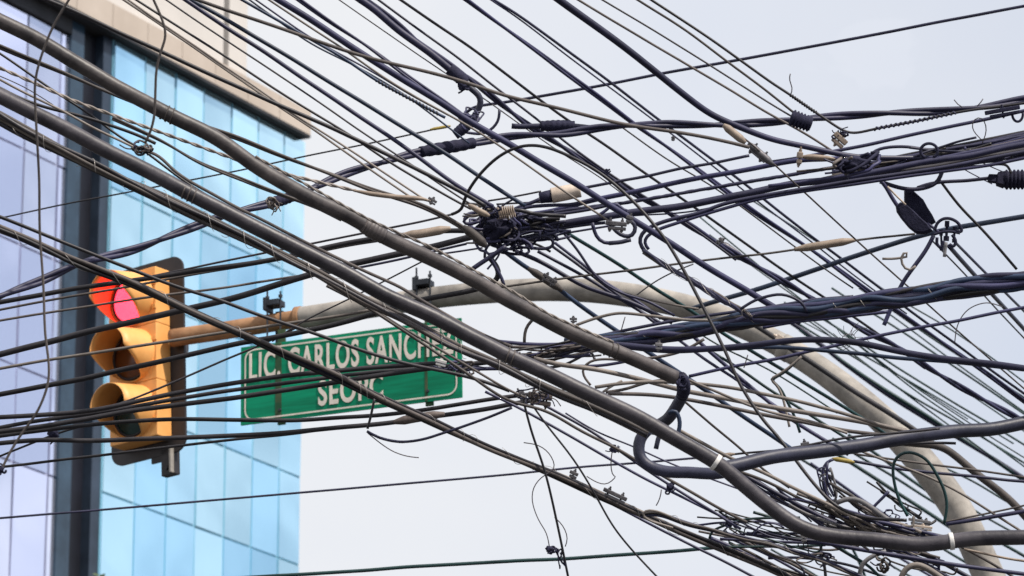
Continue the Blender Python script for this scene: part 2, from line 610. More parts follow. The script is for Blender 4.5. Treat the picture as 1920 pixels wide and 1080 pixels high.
# the dark pilaster between the two glass fields, and the dark header over the left one
pu = [fac(x, 500, -.05)[0] for x in (122, 147, 180)] + [uL]
for k, (nm, m_, o_f) in enumerate((('pilaster_glass', m_slate2, -.06), ('pilaster_channel', m_dark, -.16), ('corner_cladding', m_slate, -.03))):
    V, F = [], []
    fbox(pu[k] + .003, pu[k + 1] - .003, -REC - .3, o_f, 0, ztop - .004, V, F)
    mesh_obj(nm, V, F, m_, bld, smooth=False)
V, F = [], []
fbox(ul[0], pu[0], -REC - .4, -.05, zl_top + .004, ztop - .002, V, F)
mesh_obj('header_beam', V, F, m_soffit, bld, smooth=False)
# soffit, fascia, upper wall
zf0 = fac(480, 200, OV)[1]
uF = fac(583, 250, OV)[0]
zf1 = fac(583, 218, OV)[1]
V, F = [], []
fbox(uLeft, uF - .003, BACK, OV - 0.003, ztop + .002, ztop + 0.04, V, F)
mesh_obj('soffit', V, F, m_soffit, bld, smooth=False)
V, F = [], []
z_f0 = ztop + 0.043
z_f1 = z_f0 + max(0.35, (zf1 - zf0))
# fascia as separate panels with joints inside one mesh
pw = (uF - uLeft) / 16
for k in range(16):
    fbox(uLeft + pw * k + .006, uLeft + pw * (k + 1) - .006, OV - .25, OV, z_f0, z_f1, V, F)
fbox(uLeft + .01, uF - .01, BACK, OV - .02, z_f0 + .003, z_f1 - .003, V, F)
mesh_obj('fascia', V, F, m_panel, bld, smooth=False)
uU = fac(463, 90, -0.1)[0]
uS = fac(424, 80, -0.1)[0]
V, F = [], []
fbox(uLeft, uS - 0.07, BACK, -0.1, z_f1 + .002, z_f1 + 3.2, V, F)
fbox(uS + 0.07, uU, BACK, -0.1, z_f1 + .002, z_f1 + 3.2, V, F)
mesh_obj('upper_wall', V, F, m_upper, bld, smooth=False)
V, F = [], []
fbox(uS - 0.068, uS + 0.068, BACK, -0.22, z_f1 + .002, z_f1 + 3.19, V, F)
mesh_obj('upper_window_slot', V, F, m_dark, bld, smooth=False)
print('BLD', uL, uR, ztop, zf0, zf1, z_f0, z_f1, zz, vl, zl_top)

# ------------------------------------------------------------------ tree in front of the tower
m_leaf = mk('leaf_green', (0.05, 0.085, 0.03), 0.6, scale=3, rgb2=(0.09, 0.12, 0.05))
m_bark = mk('bark', (0.12, 0.09, 0.07), 0.9, scale=12)
tt = at(203, 1100, 47.0)
tree = empty('tree', Vector((tt.x, tt.y, 0)))
tag(tree, 'green tree whose crown top shows at the foot of the glass tower', 'tree')
V, F = tube_geo([Vector((tt.x, tt.y, 0)), Vector((tt.x + .05, tt.y, tt.z * .4)), Vector((tt.x - .05, tt.y, tt.z - .5))], lambda t: 0.16 * (1 - t) + .05, 8)
mesh_obj('trunk', V, F, m_bark, tree)
V, F = [], []
trng = random.Random(5)
for k in range(2600):
    th, ph, rr = trng.random() * 6.28, math.acos(trng.uniform(-1, 1)), trng.random() ** 0.4
    lump = 0.75 + 0.25 * math.sin(th * 3 + ph * 4)
    c = Vector((tt.x, tt.y, tt.z - 0.95)) + Vector((math.sin(ph) * math.cos(th) * 0.95, math.sin(ph) * math.sin(th) * 0.95, math.cos(ph) * 1.1)) * rr * lump
    a = Vector((trng.gauss(0, 1), trng.gauss(0, 1), trng.gauss(0, 1))).normalized() * 0.06
    b = a.orthogonal().normalized() * 0.035
    n = len(V)
    V += [c - a, c + b, c + a, c - b]; F.append((n, n + 1, n + 2, n + 3))
mesh_obj('crown', V, F, m_leaf, tree, smooth=False)

# ------------------------------------------------------------------ mast arm
m_mast = mk('weathered_cream_mast_paint', (0.30, 0.275, 0.25), 0.65, var=0.5, scale=6.0, fac=0.46, rgb2=(0.40, 0.365, 0.325), bump=0.3, bscale=20)
m_rust = mk('rusty_arm_pipe', (0.30, 0.145, 0.065), 0.75, scale=7, rgb2=(0.42, 0.23, 0.12), bump=0.4, bscale=50)
mast_pts = parse('560,597 700,575 830,556 960,545 1060,543 1140,548 1230,562 1340,590 1430,629 1500,668 1570,716 1646,779 1700,834 1745,887 1775,925 1800,964 1845,1060')
WX = [(560, 42), (830, 41), (1060, 44), (1230, 46), (1430, 46), (1500, 47), (1640, 52), (1710, 57), (1845, 60)]


def dm(x): return 24.6 - (x - 330) * 0.0012


def lerp_tab(tab, x):
    for (a, b), (c, d) in zip(tab, tab[1:]):
        if x <= c: return b + (d - b) * max(0, (x - a) / (c - a))
    return tab[-1][1]


q = catmull([(x, y, dm(x) * 40) for x, y in mast_pts], 10)
for _ in range(10):
    q = [q[0]] + [(q[i - 1] + q[i] * 2 + q[i + 1]) / 4 for i in range(1, len(q) - 1)] + [q[-1]]
path = [at(p.x, p.y, p.z / 40) for p in q]
wid = [lerp_tab(WX, p.x) * 0.5 * p.z / 40 * PX for p in q]
# carry on down to the ground, steepening to vertical
t = (path[-1] - path[-6]).normalized()
p = path[-1].copy()
while p.z > 0.05:
    t = (t + Vector((0, 0, -1)) * 0.035).normalized()
    p = p + t * min(0.15, max(0.05, p.z))
    path.append(p.copy()); wid.append(min(0.125, wid[-1] * 1.0015))
mast = empty('signal_mast', path[-1])
tag(mast, 'cream curved mast arm sweeping over the street to carry the traffic light', 'mast')
nP = len(path)
V, F = tube_geo(path, lambda u: wid[min(nP - 1, int(round(u * (nP - 1))))], 28)
mesh_obj('arm_tube', V, F, m_mast, mast)
arm = [at(x, y, dm(x)) for x, y in ((322, 634), (420, 620), (500, 607), (575, 595))]
V, F = tube_geo(resample(arm, .03), 17.0 * 24.4 * PX, 20)
mesh_obj('arm_pipe', V, F, m_rust, mast)
# collar where the pipes meet, weld seams
a0, a1 = at(556, 597.5, dm(556)), at(566, 596, dm(566))
V, F = tube_geo(resample([a0, a1], .01), 22.5 * 24.3 * PX, 24)
mesh_obj('pipe_collar', V, F, m_rust, mast)
for (x, y) in ((1462, 645),):
    i = nearest(path, x, y)
    V, F = tube_geo(path[i:i + 3], wid[i] * 1.06, 28)
    mesh_obj('mast_joint', V, F, m_mast, mast)
bs = bmesh.new()
bm_cyl(bs, (0, 0, 0), (0, 0, .03), 0.24, seg=24)
fo = bm_obj('base_flange', bs, m_mast, mast)

# ------------------------------------------------------------------ street name sign
m_green = mk('sign_green', (0.002, 0.20, 0.10), 0.6, spec=0.15, scale=5, var=0.35, rgb2=(0.002, 0.30, 0.155))
m_signw = mk('faded_sign_lettering', (0.70, 0.63, 0.56), 0.5, scale=14, var=0.12)
m_strap = mk('stained_strap', (0.02, 0.11, 0.06), 0.8, spec=0.1, scale=9, rgb2=(0.085, 0.10, 0.055))
m_clampd = mk('dark_clamp_steel', (0.03, 0.035, 0.045), 0.5, metal=0.3, scale=18)
SD = 24.0
TSG = R(-23)
_n = m_green.node_tree
_mp = _n.nodes.new('ShaderNodeMapping'); _mp.inputs['Scale'].default_value = (0.25, 1, 3.2)
_tc = [x for x in _n.nodes if x.type == 'TEX_COORD'][0]; _nz = [x for x in _n.nodes if x.type == 'TEX_NOISE'][0]
_n.links.new(_tc.outputs['Object'], _mp.inputs['Vector']); _n.links.new(_mp.outputs['Vector'], _nz.inputs['Vector'])
sc = at(657, 698, SD)
sign = empty('street_sign', sc, (0, R(-0.9), TSG))
tag(sign, 'green street name sign hanging under the mast arm beside the traffic light', 'sign')
SW, SH = 420 * SD * PX / math.cos(TSG), 147 * SD * PX / 0.96
bm = bmesh.new(); bm_box(bm, (0, 0, 0), (SW, 0.012, SH)); bm_obj('panel', bm, m_green, sign)


def rrect(w, h, r, n=6):
    P = []
    for cx, cz, a0 in ((w / 2 - r, h / 2 - r, 0), (-w / 2 + r, h / 2 - r, 90), (-w / 2 + r, -h / 2 + r, 180), (w / 2 - r, -h / 2 + r, 270)):
        for k in range(n + 1):
            a = R(a0 + 90 * k / n)
            P.append((cx + r * math.cos(a), cz + r * math.sin(a)))
    return P


bm = bmesh.new()
o_, i_ = rrect(SW - .05, SH - .04, .06), rrect(SW - .068, SH - .058, .051)
vo = [bm.verts.new((x, -0.0095, z)) for x, z in o_]; vi = [bm.verts.new((x, -0.0095, z)) for x, z in i_]
for k in range(len(vo)):
    k2 = (k + 1) % len(vo)
    bm.faces.new((vo[k], vo[k2], vi[k2], vi[k]))
bm_obj('border_line', bm, m_signw, sign)


def lettering(txt, x0, x1, z0, z1, y=-0.0105, bold=0.028, parent=sign, mat=m_signw):
    cu = bpy.data.curves.new('txt', 'FONT'); cu.body = txt; cu.size = 1; cu.offset = bold; cu.extrude = 0.0015
    cu.space_character = 1.14
    to = bpy.data.objects.new('txt', cu); col.objects.link(to)
    bpy.context.view_layer.update()
    me = bpy.data.meshes.new_from_object(to.evaluated_get(bpy.context.evaluated_depsgraph_get()))
    bpy.data.objects.remove(to); bpy.data.curves.remove(cu)
    xs = [v.co.x for v in me.vertices]; ys = [v.co.y for v in me.vertices]
    ax, bx, ay, by = min(xs), max(xs), min(ys), max(ys)
    for v in me.vertices:
        x, yy, z = v.co
        v.co = (x0 + (x - ax) / (bx - ax) * (x1 - x0), y - z, z0 + (yy - ay) / (by - ay) * (z1 - z0))
    me.materials.clear(); me.materials.append(mat)
    me.name = 'lettering'
    o = bpy.data.objects.new('lettering', me); col.objects.link(o); o.parent = parent
    return o


kx = SW / 420
kz = SH / 147
lettering('LIC. CARLOS SANCHEZ', -SW / 2 + 17 * kx, SW / 2 - 14 * kx, 8 * kz, 60 * kz, bold=0.021)
lettering('SEOPC', -SW / 2 + 150 * kx, -SW / 2 + 273 * kx, -57 * kz, -9 * kz, bold=0.025)
for x in (76, 357):
    bm = bmesh.new()
    bm_box(bm, (-SW / 2 + x * kx, 0.016, 0.03), (0.045, 0.016, SH + .10))
    bm_obj('strap', bm, m_strap, sign)
    bm = bmesh.new()
    bm_box(bm, (-SW / 2 + (x - 3) * kx, -0.0075, 0.0), (0.038 if x < 100 else 0.016, 0.002, SH - .005))
    bm_obj('stain_strip', bm, m_strap, sign)
bm = bmesh.new()
for x in (76, 357):
    for z in (-.17, .17):
        bm_cyl(bm, (-SW / 2 + x * kx, -.009, z), (-SW / 2 + x * kx, -.016, z), .010, .008, seg=8)
bm_obj('bolt_heads', bm, m_clampd, sign)
for (x, y) in ((518, 578), (798, 545)):
    c = at(x, y, dm(x) - 0.02)
    L = Matrix.Rotation(-TSG, 3, 'Z') @ (c - sc)
    bm = bmesh.new()
    bm_box(bm, L + Vector((0, -.0, 0.035)), (0.085, 0.09, 0.035), bevel=.004)
    bm_box(bm, L + Vector((-.045, -.0, 0.03)), (0.02, 0.10, 0.075), bevel=.003)
    bm_box(bm, L + Vector((0, 0.06, -.12)), (0.05, 0.012, 0.25))
    for dx in (-.035, .048):
        bm_cyl(bm, L + Vector((dx, -.03, -.16)), L + Vector((dx, -.03, .125 if dx < 0 else .095)), .0058, seg=8)
        bm_cyl(bm, L + Vector((dx, -.03, .06)), L + Vector((dx, -.03, .075)), .012, seg=6)
    bm_obj('arm_clamp', bm, m_clampd, sign)

# ------------------------------------------------------------------ traffic light
m_orange = mk('traffic_orange', (0.80, 0.37, 0.10), 0.5, scale=5, var=0.1, rgb2=(0.86, 0.43, 0.14), bump=0.1)
m_bplate = mk('backplate_charcoal', (0.024, 0.021, 0.024), 0.55, scale=4, rgb2=(0.04, 0.035, 0.038))
m_visor_red = mk('visor_orange', (0.78, 0.33, 0.055), 0.45, scale=5, var=0.1)


def lensmat(name, rgb, emit=0):
    m = bpy.data.materials.new(name); m.use_nodes = True
    b = m.node_tree.nodes['Principled BSDF']
    b.inputs['Base Color'].default_value = (*rgb, 1)
    b.inputs['Roughness'].default_value = 0.25
    if emit:
        w = m.node_tree.nodes.new('ShaderNodeTexWave'); w.inputs['Scale'].default_value = 38; w.inputs['Distortion'].default_value = 3
        w.wave_type = 'BANDS'
        t = m.node_tree.nodes.new('ShaderNodeTexCoord'); m.node_tree.links.new(t.outputs['Object'], w.inputs['Vector'])
        cr_ = m.node_tree.nodes.new('ShaderNodeValToRGB')
        cr_.color_ramp.elements[0].color = (0.95, 0.006, 0.028, 1); cr_.color_ramp.elements[1].color = (1.0, 0.075, 0.11, 1); cr_.color_ramp.elements[0].position = 0.35
        m.node_tree.links.new(w.outputs['Fac'], cr_.inputs['Fac'])
        m.node_tree.links.new(cr_.outputs['Color'], b.inputs['Emission Color'])
        b.inputs['Emission Strength'].default_value = emit
    return m


m_lred, m_lyel, m_lgrn = lensmat('lit_red_lens', (0.7, 0.02, 0.03), 5.0), lensmat('dark_amber_lens', (0.10, 0.035, 0.012)), lensmat('dark_green_lens', (0.012, 0.035, 0.035))
TD = 24.7
tl = empty('traffic_light', at(262, 672, TD), (0, R(-2.8), R(-36)))
tag(tl, 'orange three lamp traffic light showing red on a charcoal backplate', 'traffic light')
S = 108 * TD * PX * 1.02         # one section
BW = 0.36
# backplate with rounded corners
bm = bmesh.new()
P = rrect(BW + .20, 3 * S + .16, .08)
fr_ = [bm.verts.new((x, 0.065, z)) for x, z in P]; bk = [bm.verts.new((x, 0.08, z)) for x, z in P]
bm.faces.new(fr_); bm.faces.new(bk[::-1])
for k in range(len(P)):
    k2 = (k + 1) % len(P); bm.faces.new((fr_[k], bk[k], bk[k2], fr_[k2]))
bm_obj('backplate', bm, m_bplate, tl)
lens_x = 0.004
for j, (lm, vn) in enumerate(((m_lred, 'red'), (m_lyel, 'amber'), (m_lgrn, 'green'))):
    zc = S * (1 - j)
    bm = bmesh.new()
    bm_box(bm, (0, 0, zc), (BW, 0.126, S - .0015), bevel=.006)
    bm_box(bm, (BW / 2 - .01, -0.066, zc + S * .22), (.03, .012, .03), bevel=.003)
    bm_box(bm, (BW / 2 - .01, -0.066, zc - S * .22), (.03, .012, .03), bevel=.003)
    sec = bm_obj('lamp_housing', bm, m_orange, tl)
    # lens: shallow dome
    bm = bmesh.new()
    rl = 0.136
    rings = []
    for a in range(0, 6):
        t_ = a / 5; rr = rl * t_
        rings.append([bm.verts.new((lens_x + rr * math.cos(2 * math.pi * k / 32), -0.066 - 0.03 * (1 - t_ * t_), zc + rr * math.sin(2 * math.pi * k / 32))) for k in range(32)] if a else [bm.verts.new((lens_x, -0.096, zc))])
    for k in range(32):
        bm.faces.new((rings[0][0], rings[1][k], rings[1][(k + 1) % 32]))
        for a in range(1, 5):
            bm.faces.new((rings[a][k], rings[a + 1][k], rings[a + 1][(k + 1) % 32], rings[a][(k + 1) % 32]))
    bm_obj('lens', bm, lm, sec, smooth=True)
    # dark gasket
    bm = bmesh.new()
    Vg, Fg = tube_geo([Vector((lens_x + .141 * math.cos(R(10 * k)), -0.07, zc + .141 * math.sin(R(10 * k)))) for k in range(37)], 0.008, 6)
    vs_ = [bm.verts.new(v) for v in Vg]
    for f in Fg: bm.faces.new([vs_[i] for i in f])
    bm_obj('lens_gasket', bm, m_bplate, sec, smooth=True)
    # cutaway visor with thickness
    bm = bmesh.new()
    NA = 48; rb_, rr_ = 0.164, 0.130; Lv = 0.232
    def ln(an):     # an measured from the top
        a = abs(an)
        if a < R(92): return Lv
        return max(0.015, Lv - (a - R(92)) / R(66) * Lv)
    oi, oo = [], []
    for k in range(NA + 1):
        an = -math.pi + 2 * math.pi * k / NA
        L_ = ln(an)
        sx_, cz_ = math.sin(an), math.cos(an)
        row = []
        for t_ in (0, .25, .5, .75, 1):
            dz_ = -0.02 * L_ * t_; rv = rb_ + (rr_ - rb_) * (L_ * t_ / Lv)
            row.append(((lens_x + sx_ * rv, -0.063 - L_ * t_, zc + cz_ * rv + dz_), (lens_x + sx_ * (rv - .004), -0.063 - L_ * t_, zc + cz_ * (rv - .004) + dz_)))
        oo.append([bm.verts.new(a) for a, b in row]); oi.append([bm.verts.new(b) for a, b in row])
    for k in range(NA):
        for t_ in range(4):
            bm.faces.new((oo[k][t_], oo[k + 1][t_], oo[k + 1][t_ + 1], oo[k][t_ + 1]))
            bm.faces.new((oi[k][t_], oi[k][t_ + 1], oi[k + 1][t_ + 1], oi[k + 1][t_]))
        bm.faces.new((oo[k][4], oo[k + 1][4], oi[k + 1][4], oi[k][4]))
    bm_obj('visor', bm, m_orange, sec, smooth=True)
# bracket below
bm = bmesh.new()
zb = -1.5 * S - .075
bm_box(bm, (.145, 0.09, zb - .05), (.10, .05, .16), bevel=.004)
bm_box(bm, (.10, 0.075, zb - .01), (.16, .015, .06))
bm_cyl(bm, (.15, 0.04, zb - .09), (.15, 0.12, zb - .09), .014, seg=8)
bm_obj('lower_bracket', bm, m_bplate, tl)
bm = bmesh.new()
bm_box(bm, (.185, 0.05, zb - .05), (.012, .03, .15))
bm_obj('bracket_plate', bm, m_mast, tl)
bm = bmesh.new()
bm_cyl(bm, (.05, .08, .07), (.22, .16, .07), .05, seg=14)
bm_obj('arm_socket', bm, m_bplate, tl)
